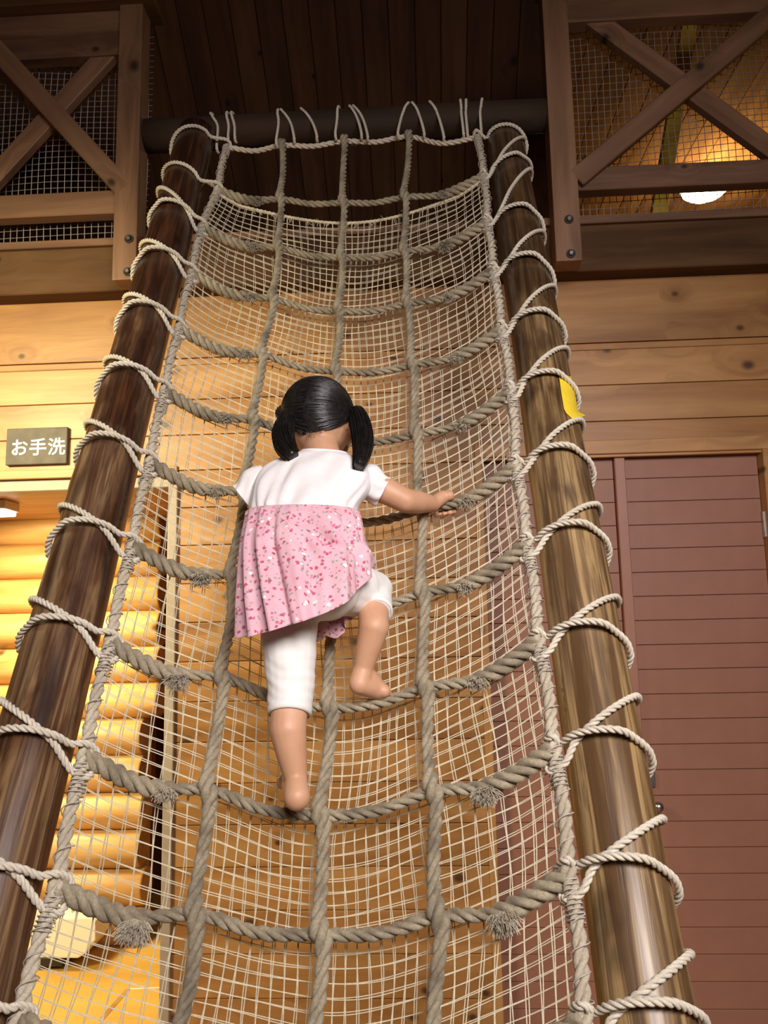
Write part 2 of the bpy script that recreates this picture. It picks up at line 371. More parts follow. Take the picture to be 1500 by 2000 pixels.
# double door with grooved boards
dr = struct(boxobj('door_1', (0.255, YW+0.06, 0.02), (1.405, YW+0.09, 2.293), M['door'], bevel=0))
zz = 2.293
while zz > 0.03:
    z0 = max(0.02, zz-0.0985)
    for a, b in ((0.255, 0.806), (0.851, 1.403)):
        boxobj('board', (a, YW+0.045, z0+0.0009), (b, YW+0.062, zz-0.0009), M['door'], dr, 0.0018, 1)
    zz = z0
boxobj('astragal', (0.808, YW+0.018, 0.02), (0.851, YW+0.062, 2.29), M['doorstrip'], dr, 0.003)
hp = at(1274, 1523, YW+0.03); lt_ = boxobj('latch_plate', (hp[0]-0.012, YW+0.032, hp[2]-0.03), (hp[0]+0.014, YW+0.046, hp[2]+0.03), M['steel'], dr, 0.003)
kp = at(1287, 1577, YW); mb = MB()
prof = [(0.0, 0.012), (0.02, 0.010), (0.03, 0.017), (0.042, 0.021), (0.054, 0.016), (0.058, 0.004)]
n = 16; vs = [(math.cos(2*math.pi*k/n)*r, -d, math.sin(2*math.pi*k/n)*r) for d, r in prof for k in range(n)]
mb.add(vs, [(i*n+k, i*n+(k+1) % n, (i+1)*n+(k+1) % n, (i+1)*n+k) for i in range(5) for k in range(n)]+[tuple(range(n)), tuple(range(5*n, 6*n))])
kb = mb.build('door_knob', M['steel'], dr, smooth=True); kb.location = (kp[0], YW+0.046, kp[2])
hgz = at(1497, 1022, YW)[2]
hg = boxobj('hinge', (1.398, YW+0.02, hgz-0.055), (1.43, YW+0.044, hgz+0.055), M['steel'], dr, 0.003)
struct(boxobj('trim_4', (0.225, YW-0.012, 2.293), (1.47, YW+0.05, 2.352), M['casing'], bevel=0.003))
struct(boxobj('trim_5', (1.405, YW-0.012, 0.0), (1.47, YW+0.06, 2.293), M['casingz'], bevel=0.003))
struct(boxobj('trim_6', (0.222, YW-0.012, 0.0), (0.256, YW+0.06, 2.293), M['casingz'], bevel=0.003))

# floor edge beam of the loft
bmz0, bmz1 = 3.058, 3.262
beam = struct(boxobj('trim_7', (-3.6, 3.20, bmz0), (3.6, 3.30, bmz1), M['beam'], bevel=0.005))
edge = struct(boxobj('trim_8', (-3.6, 3.185, bmz1), (3.6, 3.30, 3.296), M['railx'], bevel=0.003))
lf = struct(boxobj('floor_loft', (-3.6, 3.30, 3.10), (3.6, 8.2, 3.29), M['beam'], bevel=0))

# sloping roof of boards over the loft
A = at(700, 400, 5.2); dv = ray(865, 2640); dv = dv/dv[1]; sl = dv[2]         # dz per metre of Y (negative)
ang = math.atan(sl); RX0, RX1 = -3.6, 0.98
cx = (RX0+RX1)/2
def roof_z(Y): return A[2]+sl*(Y-A[1])
rf = struct(empty('ceiling', (0, 0, 0)))
mb = MB(); Yb, Yt = 6.6, 0.9; th = 0.05
mb.add([(RX0, Yb, roof_z(Yb)+0.03), (RX1, Yb, roof_z(Yb)+0.03), (RX1, Yt, roof_z(Yt)+0.03), (RX0, Yt, roof_z(Yt)+0.03),
        (RX0, Yb, roof_z(Yb)+0.09), (RX1, Yb, roof_z(Yb)+0.09), (RX1, Yt, roof_z(Yt)+0.09), (RX0, Yt, roof_z(Yt)+0.09)],
       [(0,3,2,1),(4,5,6,7),(0,1,5,4),(1,2,6,5),(2,3,7,6),(3,0,4,7)])
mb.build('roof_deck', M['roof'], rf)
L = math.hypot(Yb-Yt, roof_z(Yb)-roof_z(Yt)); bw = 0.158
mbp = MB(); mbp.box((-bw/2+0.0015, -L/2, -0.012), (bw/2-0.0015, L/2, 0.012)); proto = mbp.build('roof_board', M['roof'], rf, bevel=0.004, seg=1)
nb = int((RX1-RX0)/bw)
for i in range(nb):
    o = proto if i == 0 else proto.copy()
    if i: C.objects.link(o); o.parent = rf
    o.location = (RX0+bw*(i+0.5), (Yb+Yt)/2, (roof_z(Yb)+roof_z(Yt))/2+random.uniform(0, 0.004)); o.rotation_euler = (ang, 0, 0)
# flat boarded ceiling over the right of the loft
lc = struct(empty('ceiling_loft', (0, 0, 0)))
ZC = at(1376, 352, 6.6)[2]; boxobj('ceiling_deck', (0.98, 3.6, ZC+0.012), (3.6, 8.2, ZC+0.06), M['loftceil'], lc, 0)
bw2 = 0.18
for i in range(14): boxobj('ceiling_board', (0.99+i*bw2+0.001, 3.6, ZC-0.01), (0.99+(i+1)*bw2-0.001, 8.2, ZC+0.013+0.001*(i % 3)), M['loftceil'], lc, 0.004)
struct(boxobj('wall_loft_back', (-3.6, 8.1, 3.29), (3.6, 8.2, 5.7), M['roof'], bevel=0))
struct(boxobj('wall_right', (3.55, -4.2, 0), (3.65, 8.2, 7.2), M['plaster'], bevel=0))
struct(boxobj('wall_side', (-3.65, -4.2, 0), (-3.55, 8.2, 7.2), M['plaster'], bevel=0))
wf = struct(boxobj('wall_front', (-3.6, -4.2, 0), (3.6, -4.1, 7.2), M['plaster'], bevel=0))
struct(boxobj('ceiling_ridge', (-3.6, -4.2, 7.15), (3.6, 4.2, 7.25), M['roof'], bevel=0))

# ------------------------------------------------------------------ loft railings
def bolt(parent, p):
    n = 14
    mb = MB(); a = [2*math.pi*k/n for k in range(n)]
    vs = [(math.cos(t)*r, y, math.sin(t)*r) for y, r in ((0, 0.019), (-0.004, 0.019), (-0.004, 0.0125), (0.0, 0.0115)) for t in a]
    mb.add(vs, [(i*n+k, i*n+(k+1) % n, (i+1)*n+(k+1) % n, (i+1)*n+k) for i in range(3) for k in range(n)]+[tuple(range(3*n, 4*n))])
    o = mb.build('bolt', M['boltdark'], parent); o.location = p
    mb = MB(); m = 6
    vs = [(math.cos(2*math.pi*k/m)*r, y, math.sin(2*math.pi*k/m)*r) for y, r in ((0, 0.0105), (-0.012, 0.0105), (-0.014, 0.008)) for k in range(m)]
    mb.add(vs, [(i*m+k, i*m+(k+1) % m, (i+1)*m+(k+1) % m, (i+1)*m+k) for i in range(2) for k in range(m)]+[tuple(range(2*m, 3*m))])
    h = mb.build('bolt_head', M['steel'], o); h.location = (p[0], p[1]-0.001, p[2])
YP = 3.09
def post(parent, x0, x1, zb, bolts):
    boxobj('post', (x0, YP, zb), (x1, YP+0.105, 4.335), M['railz'], parent, 0.005, 2)
    for (px, py) in bolts:
        p = at(px, py, YP); bolt(parent, (p[0], YP-0.0005, p[2]))
def brace(parent, p, q, Y, w=0.085, t=0.045):
    a = at(*p, Y); b = at(*q, Y); c = (a+b)/2; d = nrm(b-a); L = np.linalg.norm(b-a)
    mb = MB(); mb.box((-w/2, -t/2, -L/2), (w/2, t/2, L/2)); o = mb.build('brace', M['railz'], parent, bevel=0.004, seg=1)
    o.location = c; o.rotation_euler = (0, math.atan2(d[0], d[2]), 0)
rl = root('loft_railing', (-1.22, YP, 3.0), 'dim cross-braced wooden loft railing left of the climbing net', 'railing', 'loft railings')
post(rl, -1.268, -1.166, 3.055, [(252, 467), (250, 531)])
boxobj('bottom_rail', (-3.5, YP+0.03, 3.372), (-1.268, YP+0.095, 3.478), M['railx'], rl, 0.004)
boxobj('top_rail', (-3.5, YP+0.03, 4.12), (-1.268, YP+0.095, 4.335), M['railx'], rl, 0.004)
boxobj('cap_board', (-3.5, YP-0.03, 4.335), (-1.11, YP+0.14, 4.372), M['beam'], rl, 0.004)
brace(rl, (-85, 13), (246, 373), YP+0.022); brace(rl, (-60, 404), (252, 64), YP+0.067)
xq = at(-95, 200, YP)[0]; post(rl, xq-0.10, xq, 3.055, [])
rr_ = root('loft_railing', (0.63, YP, 3.0), 'cross-braced wooden loft railing right of the climbing net, near the lit lamp', 'railing', 'loft railings')
xa = at(1088, 540, YP)[0]; xb = at(1140, 540, YP)[0]
post(rr_, xa, xb, 3.055, [(1111, 429), (1115, 496)])
boxobj('bottom_rail', (xb, YP+0.03, 3.375), (3.4, YP+0.095, 3.476), M['railx'], rr_, 0.004)
boxobj('top_rail', (xb, YP+0.03, 4.150), (3.4, YP+0.095, 4.335), M['railx'], rr_, 0.004)
boxobj('cap_board', (xa-0.04, YP-0.03, 4.335), (3.4, YP+0.14, 4.372), M['beam'], rr_, 0.004)
xq = at(1590, 200, YP)[0]; post(rr_, xq, xq+0.10, 3.055, [])
brace(rr_, (1124, 352), (1570, -22), YP+0.022); brace(rr_, (1095, -5), (1560, 335), YP+0.067)

def loft_net(name, x0, x1, label):
    mb = MB(); Y = 3.235; cell = 0.030
    nx = int((x1-x0)/cell); nz = int((4.33-3.29)/cell)
    wob = lambda a, b: 0.012*math.sin(a*3.1+b*1.7)+0.008*math.sin(a*7.3-b*4.1)
    for i in range(nx+1):
        x = x0+i*cell
        c = np.array([(x+wob(x, z)*0.7, Y+0.02*math.sin(x*4+z*3), z) for z in np.linspace(3.29, 4.34, 36)])
        sweep(mb, c, 0.0017, 3, np.tile((1., 0, 0), (36, 1)), np.tile((0, 1., 0), (36, 1)), False)
    for j in range(nz+1):
        z = 3.30+j*cell; k = int((x1-x0)/0.03)
        c = np.array([(x, Y+0.02*math.sin(x*4+z*3), z+wob(z, x)) for x in np.linspace(x0, x1, k)])
        sweep(mb, c, 0.0017, 3, np.tile((0, 0, 1.), (k, 1)), np.tile((0, 1., 0), (k, 1)), False)
    o = mb.build(name, M['loftcord'], None); tag(o, label, 'net', 'loft safety nets')
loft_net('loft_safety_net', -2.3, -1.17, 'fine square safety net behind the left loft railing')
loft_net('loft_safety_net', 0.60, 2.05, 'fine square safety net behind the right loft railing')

# loft lamp and yellow strut seen through the right net
lp = at(1376, 366, 6.6); n = 28
lroot = root('ceiling_lamp', (lp[0], lp[1], ZC-0.011), 'round glowing ceiling lamp up in the right loft', 'lamp')
prof = [(0.0, 0.21), (0.045, 0.21), (0.05, 0.20)]
mb = MB(); vs = [(math.cos(2*math.pi*k/n)*r, math.sin(2*math.pi*k/n)*r, -d) for d, r in prof for k in range(n)]
mb.add(vs, [(i*n+k, i*n+(k+1) % n, (i+1)*n+(k+1) % n, (i+1)*n+k) for i in range(2) for k in range(n)]+[tuple(range(n))])
o = mb.build('lamp_base', M['plastic'], lroot); o.location = (lp[0], lp[1], ZC-0.011)
prof = [(0.05, 0.20), (0.09, 0.19), (0.125, 0.15), (0.145, 0.09), (0.152, 0.02)]
mb = MB(); vs = [(math.cos(2*math.pi*k/n)*r, math.sin(2*math.pi*k/n)*r, -d) for d, r in prof for k in range(n)]
mb.add(vs, [(i*n+k, i*n+(k+1) % n, (i+1)*n+(k+1) % n, (i+1)*n+k) for i in range(4) for k in range(n)]+[tuple(range(4*n, 5*n))])
o = mb.build('lamp_dome', M['lampglow'], lroot, smooth=True); o.location = (lp[0], lp[1], ZC-0.011)
s0 = at(1300, 330, 3.95); s1 = at(1358, -30, 3.95); mb = MB(); mb.bar(s0+(s0-s1)*0.65, s1, 0.075, 0.06, (0, 1, 0))
ys = mb.build('yellow_strut', M['yellowstrut'], None, bevel=0.004); tag(ys, 'slanting yellow strut standing behind the right loft net', 'strut')

# ------------------------------------------------------------------ crossbar and poles
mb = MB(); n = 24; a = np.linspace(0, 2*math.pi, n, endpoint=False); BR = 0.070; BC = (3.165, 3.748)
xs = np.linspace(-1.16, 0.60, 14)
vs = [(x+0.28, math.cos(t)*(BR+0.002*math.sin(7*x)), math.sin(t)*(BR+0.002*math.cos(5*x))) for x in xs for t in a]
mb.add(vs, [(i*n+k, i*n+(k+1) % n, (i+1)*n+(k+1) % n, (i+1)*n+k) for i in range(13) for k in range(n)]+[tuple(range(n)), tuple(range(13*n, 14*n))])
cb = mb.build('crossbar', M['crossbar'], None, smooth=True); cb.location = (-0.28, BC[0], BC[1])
tag(cb, 'dark horizontal log bar across the top of the climbing net', 'beam')

class Pole:
    def __init__(s, pt, Yt, pb, Yb, rt, rb, inner):
        s.a = at(*pt, Yt); s.b = at(*pb, Yb); s.L = np.linalg.norm(s.b-s.a); s.d = (s.b-s.a)/s.L; s.rt, s.rb = rt, rb
        view = nrm(EYE-(s.a+s.b)/2); s.e2 = nrm(np.array([inner, 0, 0])-s.d[0]*inner*s.d)    # towards the net
        e1 = np.cross(s.d, s.e2); s.e1 = e1 if e1 @ view > 0 else -e1                     # towards the viewer
    def r(s, t): return s.rt+(s.rb-s.rt)*t/s.L
    def pt(s, t, phi, off): 
        return s.a+s.d*t+(s.r(t)+off)*(math.cos(phi)*s.e1+math.sin(phi)*s.e2)
    def tfor(s, px, py, phi, off):                  # station on the pole whose surface point shows at the pixel
        lo, hi = -0.6, s.L+1.5
        ax = np.array(proj(s.pt(hi, 0, 0)))-np.array(proj(s.pt(lo, 0, 0))); ax = ax/np.linalg.norm(ax)
        f = lambda t: (np.array(proj(s.pt(t, phi, off)))-np.array((px, py)))@ax
        for _ in range(40):
            m = (lo+hi)/2
            if f(m) < 0: lo = m
            else: hi = m
        return (lo+hi)/2
PL = Pole((377, 290), 2.98, (81, 1400), 1.615, 0.0755, 0.0755, 1)
PR = Pole((989, 300), 2.98, (1252, 1900), 1.394, 0.0755, 0.0745, -1)
def log_pole(P, mat, label, top_t):
    tend = (P.a[2]-0.01)/(-P.d[2])          # reaches the floor
    st = list(np.linspace(top_t, tend, 46)); n = 36; mb = MB(); rows = []
    mid = P.a+P.d*(P.L/2)
    zax = -P.d; xax = P.e2; yax = np.cross(zax, xax)
    lump = [(random.uniform(0, tend), random.uniform(0, 6.28), random.uniform(0.001, 0.004)) for _ in range(16)]
    def rad(t, ph):
        r = P.r(t)*(1+0.012*math.sin(2.3*t+ph)+0.008*math.sin(5.1*t-2*ph))
        for lt, lph, h in lump:
            dd = ((t-lt)/0.09)**2+((math.atan2(math.sin(ph-lph), math.cos(ph-lph)))/0.5)**2
            r += h*math.exp(-dd)
        return r
    prof = [(top_t-0.006, 0.55), (top_t-0.004, 0.9)]+[(t, 1.0) for t in st]
    vs = []
    for t, sc in prof:
        for k in range(n):
            ph = 2*math.pi*k/n
            p = P.a+P.d*t+rad(t, ph)*sc*(math.cos(ph)*P.e1+math.sin(ph)*P.e2)-mid
            vs.append((p@xax, p@yax, p@zax))
    m = len(prof)
    mb.add(vs, [(i*n+k, i*n+(k+1) % n, (i+1)*n+(k+1) % n, (i+1)*n+k) for i in range(m-1) for k in range(n)]+[tuple(range(n)), tuple(range((m-1)*n, m*n))])
    o = mb.build('log_pole', mat, None, smooth=True)
    o.matrix_world = Matrix(((xax[0], yax[0], zax[0], mid[0]), (xax[1], yax[1], zax[1], mid[1]), (xax[2], yax[2], zax[2], mid[2]), (0, 0, 0, 1)))
    tag(o, label, 'pole', 'log poles carrying the climbing net'); return o
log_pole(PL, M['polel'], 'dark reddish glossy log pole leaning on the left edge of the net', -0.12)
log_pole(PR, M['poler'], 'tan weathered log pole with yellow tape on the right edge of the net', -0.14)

# yellow tape on the right pole
mb = MB(); pxl = [(1083, 736, 1112, 736), (1087, 768, 1119, 760), (1092, 800, 1122, 790), (1096, 808, 1128, 805), (1112, 822, 1137, 812)]
rows = []
for i, (x0, y0, x1, y1) in enumerate(pxl):
    row = []
    for k in range(6):
        x = x0+(x1-x0)*k/5; y = y0+(y1-y0)*k/5
        ph = -math.asin(max(-0.99, min(0.99, (x-(993+0.164*(y-300)))/(0.5*(80+0.063*(y-300))))))
        off = 0.003 + (0.016*(k/5)**2 if i == 4 else 0)
        t = PR.tfor(x, y, ph, off); row.append(PR.pt(t, ph, off))
    rows.append(row)
vs = [p for r in rows for p in r]+[p-PR.e1*0.0012 for r in rows for p in r]; q = 30
fs = [(i*6+k, i*6+k+1, i*6+k+7, i*6+k+6) for i in range(4) for k in range(5)]
fs += [tuple(v+q for v in f[::-1]) for f in fs]
loop = [0, 1, 2, 3, 4, 5, 11, 17, 23, 29, 28, 27, 26, 25, 24, 18, 12, 6]
fs += [(loop[i], loop[(i+1) % 18], loop[(i+1) % 18]+q, loop[i]+q) for i in range(18)]
mb.add(vs, fs); tp = mb.build('tape_strip', M['tape'], None); tag(tp, 'strip of bright yellow tape peeling off the right log pole', 'tape')

# ------------------------------------------------------------------ climbing net
NP0 = (PL.a+PR.a)/2; ND = nrm((PL.d+PR.d)/2); NN = nrm(np.cross(np.array([1., 0, 0]), ND)); NN = NN if NN@(EYE-NP0) > 0 else -NN
def onnet(px, py, off=0.0):                     # point of the net's plane, off metres in front of it
    d = ray(px, py); q = NP0+NN*off; return EYE+d*(((q-EYE)@NN)/(d@NN))
ROWS = [[(443,287),(551,283),(672,275),(797,266),(932,268)], [(425,372),(549,388),(671,395),(791,384),(945,345)],
        [(395,445),(545,483),(668,502),(791,490),(952,435)], [(375,535),(535,583),(663,607),(796,592),(964,530)],
        [(350,642),(514,692),(658,724),(806,712),(980,645)], [(322,765),(497,820),(652,860),(813,847),(998,765)],
        [(293,905),(476,962),(648,1020),(822,995),(1008,912)], [(258,1068),(455,1125),(645,1190),(826,1158),(1030,1065)],
        [(215,1258),(436,1322),(645,1382),(831,1342),(1052,1255)], [(165,1478),(410,1543),(628,1592),(846,1545),(1082,1465)],
        [(110,1735),(384,1785),(628,1825),(856,1790),(1112,1708)], [(35,1995),(345,2068),(606,2105),(850,2078),(1142,1995)]]
SAG = [0.015, -0.065, -0.090, -0.065, 0.015]
G = []
for i, row in enumerate(ROWS):
    s = 0.25 if i == 0 else (0.7 if i == 1 else 1.0)
    G.append([onnet(p[0], p[1], SAG[c]*s if SAG[c] < 0 else SAG[c]) for c, p in enumerate(row)])
while min(p[2] for p in G[-1]) > 0.30:
    G.append([G[-1][c]+nrm(G[-1][c]-G[-3][c])*0.245*np.array([1, 1, 1]) for c in range(5)])
G = np.array(G); NR = len(G)
net = root('climbing_net', (NP0[0], 0.9, 0.0), 'thick grey laid-rope climbing net strung between the two log poles', 'net')
NODE = 0.045
def vert_r(p, t):
    d = np.min(np.linalg.norm(VN-p, axis=1)); return 1.0+0.58*math.exp(-(d/0.026)**2)
for c, nm in ((1, 'vertical_rope'), (2, 'vertical_rope'), (3, 'vertical_rope')):
    VN = G[:, c]
    pts = []
    for i in range(NR):
        pts.append(G[i, c]-ND*0.012+NN*0.012+np.array([-0.004, 0, 0])); pts.append(G[i, c]+ND*0.022+NN*0.002+np.array([0.004, 0, 0]))
        if i < NR-1: pts.append((G[i, c]+G[i+1, c])/2-NN*0.010+np.array([random.uniform(-.004, .004), 0, 0]))
    mb = MB(); rope(mb, pts, 0.0132, 0.088, vert_r, 7); mb.build(nm, M['rope'], net, smooth=True)
for c in (0, 4):
    mb = MB(); pts = []
    sg = 1 if c == 0 else -1
    for i in range(NR):
        pts.append(G[i, c]); 
        if i < NR-1: pts.append((G[i, c]+G[i+1, c])/2+np.array([-sg*0.006, 0, 0])-NN*0.004)
    VN = G[:, c]
    rope(mb, pts, 0.0128, 0.080, lambda p, t: 1+0.25*math.exp(-(np.min(np.linalg.norm(VN-p, axis=1))/0.03)**2), 7)
    o = mb.build('side_rope', M['edge'], net, smooth=True)
    # thin twine seizing that binds the mesh to the side rope
    tw = MB(); path, s = spline(pts, 0.0045); _, N_, B_ = frames(path)
    th = 2*math.pi*s/0.042
    off = 0.0155+0.002*np.sin(s*90)
    hel = path+(np.cos(th)[:, None]*N_+np.sin(th)[:, None]*B_)*off[:, None]
    sweep(tw, hel, 0.0013, 4); 
    for i in range(NR):        # seizings next to each rung
        j = int(np.argmin(np.linalg.norm(path-(G[i, c]+ND*0.045), axis=1)))
        jj = slice(max(0, j-8), min(len(path)-1, j+8)); pp, s2 = spline(path[jj], 0.0015)
        if len(pp) < 6: continue
        _, N2, B2 = frames(pp); t2 = 2*math.pi*s2/0.0075
        sweep(tw, pp+(np.cos(t2)[:, None]*N2+np.sin(t2)[:, None]*B2)*0.0165, 0.0014, 4)
    tw.build('seizing_twine', M['twine'], o, smooth=True)
def rung_pts(i):
    pts = []
    for c in range(5):
        pts.append(G[i, c]+(0 if c in (0, 4) else 1)*(-NN*0.002))
        if c < 4:
            a, b = G[i, c], G[i, c+1]; k = 0.10 if c in (0, 3) else 0.06
            m = (a+b)/2; L = np.linalg.norm(b-a)
            pts.append(m+ND*L*k*0.9-NN*L*k*0.5)
    return pts
SPL = [(random.uniform(0.40, 0.66), random.uniform(0.36, 0.62)) for _ in range(NR)]
for i in range(NR):
    pts = rung_pts(i); L = np.linalg.norm(np.array(pts[-1])-np.array(pts[0])); a1, a2 = SPL[i]
    cj, sj = spline(pts, 0.004); xj = np.array([proj(p)[0] if p[1] > 0.3 else -9999 for p in cj]); rw = ROWS[i] if i < len(ROWS) else None
    t1, t2 = 0.17, 0.87
    if rw:
        f1 = {3: .72, 4: .80, 5: .67, 6: .72, 7: .70, 8: .61, 10: .58}.get(i, .66); f2 = {10: .50, 9: .42, 8: .47, 7: .41}.get(i, .48)
        t1 = sj[int(np.argmin(np.abs(xj-(rw[0][0]+(rw[1][0]-rw[0][0])*f1))))]/sj[-1]; t2 = sj[int(np.argmin(np.abs(xj-(rw[3][0]+(rw[4][0]-rw[3][0])*f2))))]/sj[-1]
    def rf(p, t, i=i, t1=t1, t2=t2):
        if i == 0: return 0.86
        w = 1/(1+math.exp((t-t1)/0.012))+1/(1+math.exp((t2-t)/0.012))
        lump = 0.12*math.exp(-((t-t1)/0.018)**2)+0.12*math.exp(-((t-t2)/0.018)**2)
        return 0.96+0.52*w+lump+0.05*math.sin(t*70+i)
    mb = MB(); rope(mb, pts, 0.0128, 0.080, rf, 7, phase=i)
    o = mb.build('top_rope' if i == 0 else 'rung_rope', M['lash'] if i == 0 else M['rope'], net, smooth=True)
    if i == 0: continue
    c, s = spline(pts, 0.003)
    for tt, amount in ((t1, 1.35 if i == 10 else 0.9 if i in (7, 8) else 0.5), (t2, 1.0 if i in (2, 9, 10) else 0.45)):
        j = int(tt*(len(c)-1)); base = c[j]-ND*0.0; fm = MB()
        T = nrm(c[j+3]-c[j-3]); dirn = nrm(ND*1.0+NN*0.45)
        for q in range(int(420*amount)):
            rd = nrm(rng.normal(size=3)); st = base+rd*0.010+T*rng.uniform(-0.012, 0.012)+ND*0.006*amount
            dd = nrm(dirn+rd*0.45+T*rng.uniform(-0.35, 0.35)); ln = rng.uniform(0.014, 0.024)*(0.45+0.75*amount)
            p1 = st+dd*ln*0.5; p2 = st+dd*ln+rng.normal(size=3)*0.002
            sweep(fm, np.array([st, p1, p2]), [0.0011, 0.0010, 0.0006], 3, close=False)
        fo = fm.build('frayed_end', M['edge'], o); fo['kind'] = 'stuff'

# loops that tie the top rope to the crossbar
tl = root('top_lashing_rope', (-0.28, BC[0], BC[1]), 'row of thin white rope loops tying the net to the dark crossbar', 'rope')
LEGS = [((425,288),(415,217)), ((447,270),(446,213)), ((460,268),(455,212)), ((541,278),(545,207)), ((575,270),(551,206)), ((619,266),(590,206)), ((656,264),(662,201)),
        ((706,262),(684,199)), ((718,266),(691,199)), ((778,262),(797,194)), ((828,260),(805,194)), ((866,266),(839,193)), ((905,260),(898,188)), ((913,263),(909,188)), ((940,262),(940,190))]
def xbar(px, py): return at(px, py, BC[0]-0.02)[0]
for (b, t) in LEGS:
    p0 = onnet(b[0], b[1]+4, 0.0); xt = xbar(*t); rr = BR+0.007
    pts = [p0-NN*0.016-ND*0.004, p0+ND*0.014, p0+NN*0.018-ND*0.004]
    for k, deg in enumerate((196, 165, 130, 100, 70, 30, -10, -45)):
        a_ = math.radians(deg); f_ = min(1, (k+1)/3.0)
        xx = p0[0]+(xt-p0[0])*f_
        pts.append(np.array([xx, BC[0]+rr*math.cos(a_), BC[1]+rr*math.sin(a_)]))
    mb = MB(); rope(mb, pts, 0.0062, 0.034, None, 5); mb.build('loop', M['lash'], tl, smooth=True)

# lashing ropes that wind round the poles
LL = [  # rung, outer end of the upper pass, outer end of the lower pass (None: single)
    (0, None, (334, 300)), (1, None, (319, 350)), (2, (307, 385), (287, 440)), (3, (272, 494), (258, 546)), (4, (240, 598), (225, 652)), (5, (203, 720), (189, 778)),
    (6, (166, 840), (150, 907)), (7, (118, 1003), (94, 1086)), (8, (63, 1182), (38, 1272)), (9, (-2, 1372), (-22, 1480)), (10, (-88, 1620), (-105, 1752)), (11, (-160, 1860), (-185, 2010))]
LR = [(0, None, (1031, 290)), (1, (1034, 282), (1046, 330)), (2, (1046, 340), (1063, 452)), (3, (1068, 466), (1084, 556)), (4, (1088, 572), (1104, 662)), (5, (1113, 694), (1128, 788)),
      (6, (1140, 834), (1156, 934)), (7, (1173, 1000), (1187, 1084)), (8, (1209, 1178), (1228, 1288)), (9, (1246, 1368), (1270, 1498)), (10, (1295, 1603), (1322, 1752)), (11, (1348, 1862), (1380, 2010))]
def lashing(P, table, col, label):
    Rr = 0.0074; pts = []
    H = math.pi/2
    prev = None
    for (i, up_, lo_) in table:
        node = G[i, col]; inn = P.e2
        tn = (node-P.a)@P.d
        if up_ is not None:
            tu = P.tfor(*up_, -H, Rr)
            if prev is not None:       # behind the pole between two rungs
                for f, ph in ((0.12, -2.1), (0.35, -2.9), (0.5, -3.5), (0.65, -2.9), (0.88, -2.1)):
                    pts.append(P.pt(prev+(tu-prev)*f, ph, Rr*1.05))
            for f, ph in ((0.0, -H), (0.16, -0.95), (0.42, -0.3), (0.66, 0.3), (0.85, 0.85)):
                pts.append(P.pt(tu+(tn+0.015-tu)*f**1.15, ph, Rr))
            pts.append(node+P.d*0.030+NN*0.012-inn*0.016)
            pts.append(node+P.d*0.040-NN*0.004+inn*0.012); pts.append(node+P.d*0.012-NN*0.022+inn*0.014)
        elif prev is not None:
            tl_ = P.tfor(*lo_, -H, Rr)
            for f, ph in ((0.1, -2.1), (0.3, -3.2), (0.6, -3.9)): pts.append(P.pt(prev+(tl_-prev)*f, ph, Rr*1.05))
        pts.append(node-P.d*0.016-NN*0.014+inn*0.016); pts.append(node-P.d*0.018+NN*0.020+inn*0.004)
        tlw = P.tfor(*lo_, -H, Rr); t0 = tn-0.012
        for ph in (1.20, 0.80, 0.35, -0.15, -0.60, -1.00, -1.32, -H):
            f = (1.2-ph)/(1.2+H); pts.append(P.pt(t0+(tlw-t0)*f**1.25-0.010*math.sin(math.pi*f), ph, Rr*(2.7 if -0.2 < ph < 1.25 and up_ is not None else 1.2)))
        prev = tlw
    mb = MB(); rope(mb, pts, Rr, 0.042, None, 6)
    o = mb.build('lashing_rope', M['lash'], None, smooth=True); tag(o, label, 'rope', 'lashing ropes around the poles')
lashing(PL, LL, 0, 'white twisted lashing rope wound round the dark left pole')
lashing(PR, LR, 4, 'white twisted lashing rope wound round the tan right pole')

# ------------------------------------------------------------------ fine mesh net behind the rope net
def cr(a, b, c, d, t): return 0.5*((2*b)+(-a+c)*t+(2*a-5*b+4*c-d)*t**2+(-a+3*b-3*c+d)*t**3)
def surf(r, c):
    r = np.clip(r, 0, NR-1-1e-6); c = np.clip(c, 0, 4-1e-6)
    i = np.floor(r).astype(int); j = np.floor(c).astype(int); fr = (r-i)[:, None]; fc = (c-j)[:, None]
    def g(ii, jj):
        ii = np.clip(ii, 0, NR-1); jj = np.clip(jj, 0, 4); return G[ii, jj]
    rows = []
    for di in (-1, 0, 1, 2): rows.append(cr(g(i+di, j-1), g(i+di, j), g(i+di, j+1), g(i+di, j+2), fc))
    p = cr(*rows, fr); u = c/4
    back = 0.028*np.minimum(1, np.minimum(u, 1-u)*10)+0.030*np.sin(np.pi*u)+0.008*np.sin(np.pi*(r % 1.0))*np.sin(np.pi*u)
    return p-NN*back[:, None]+ND*(0.030*np.sin(np.pi*u))[:, None]
mb = MB(); NC = 40
def cord(mb, c, rad, side): 
    n = len(c); T = np.gradient(c, axis=0); T /= np.linalg.norm(T, axis=1)[:, None]
    A_ = np.cross(T, NN); A_ /= np.linalg.norm(A_, axis=1)[:, None]; sweep(mb, c, rad, 3, A_, np.cross(T, A_), False)
rtop, rbot = 1.06, NR-1.05
nrow = int((rbot-rtop)*9.6)
for k in range(NC+1):
    u = 4*k/NC
    for sft in (-1, 1):
        r = np.linspace(rtop, rbot, nrow*2)
        cu = u+0.022*np.sin(r*1.9+k*0.25)+0.008*np.sin(r*5.3+k*0.9)+sft*(0.0058+0.0045*np.sin(r*2*math.pi*1.1+k*1.3))
        cord(mb, surf(r, cu), 0.00115, sft)
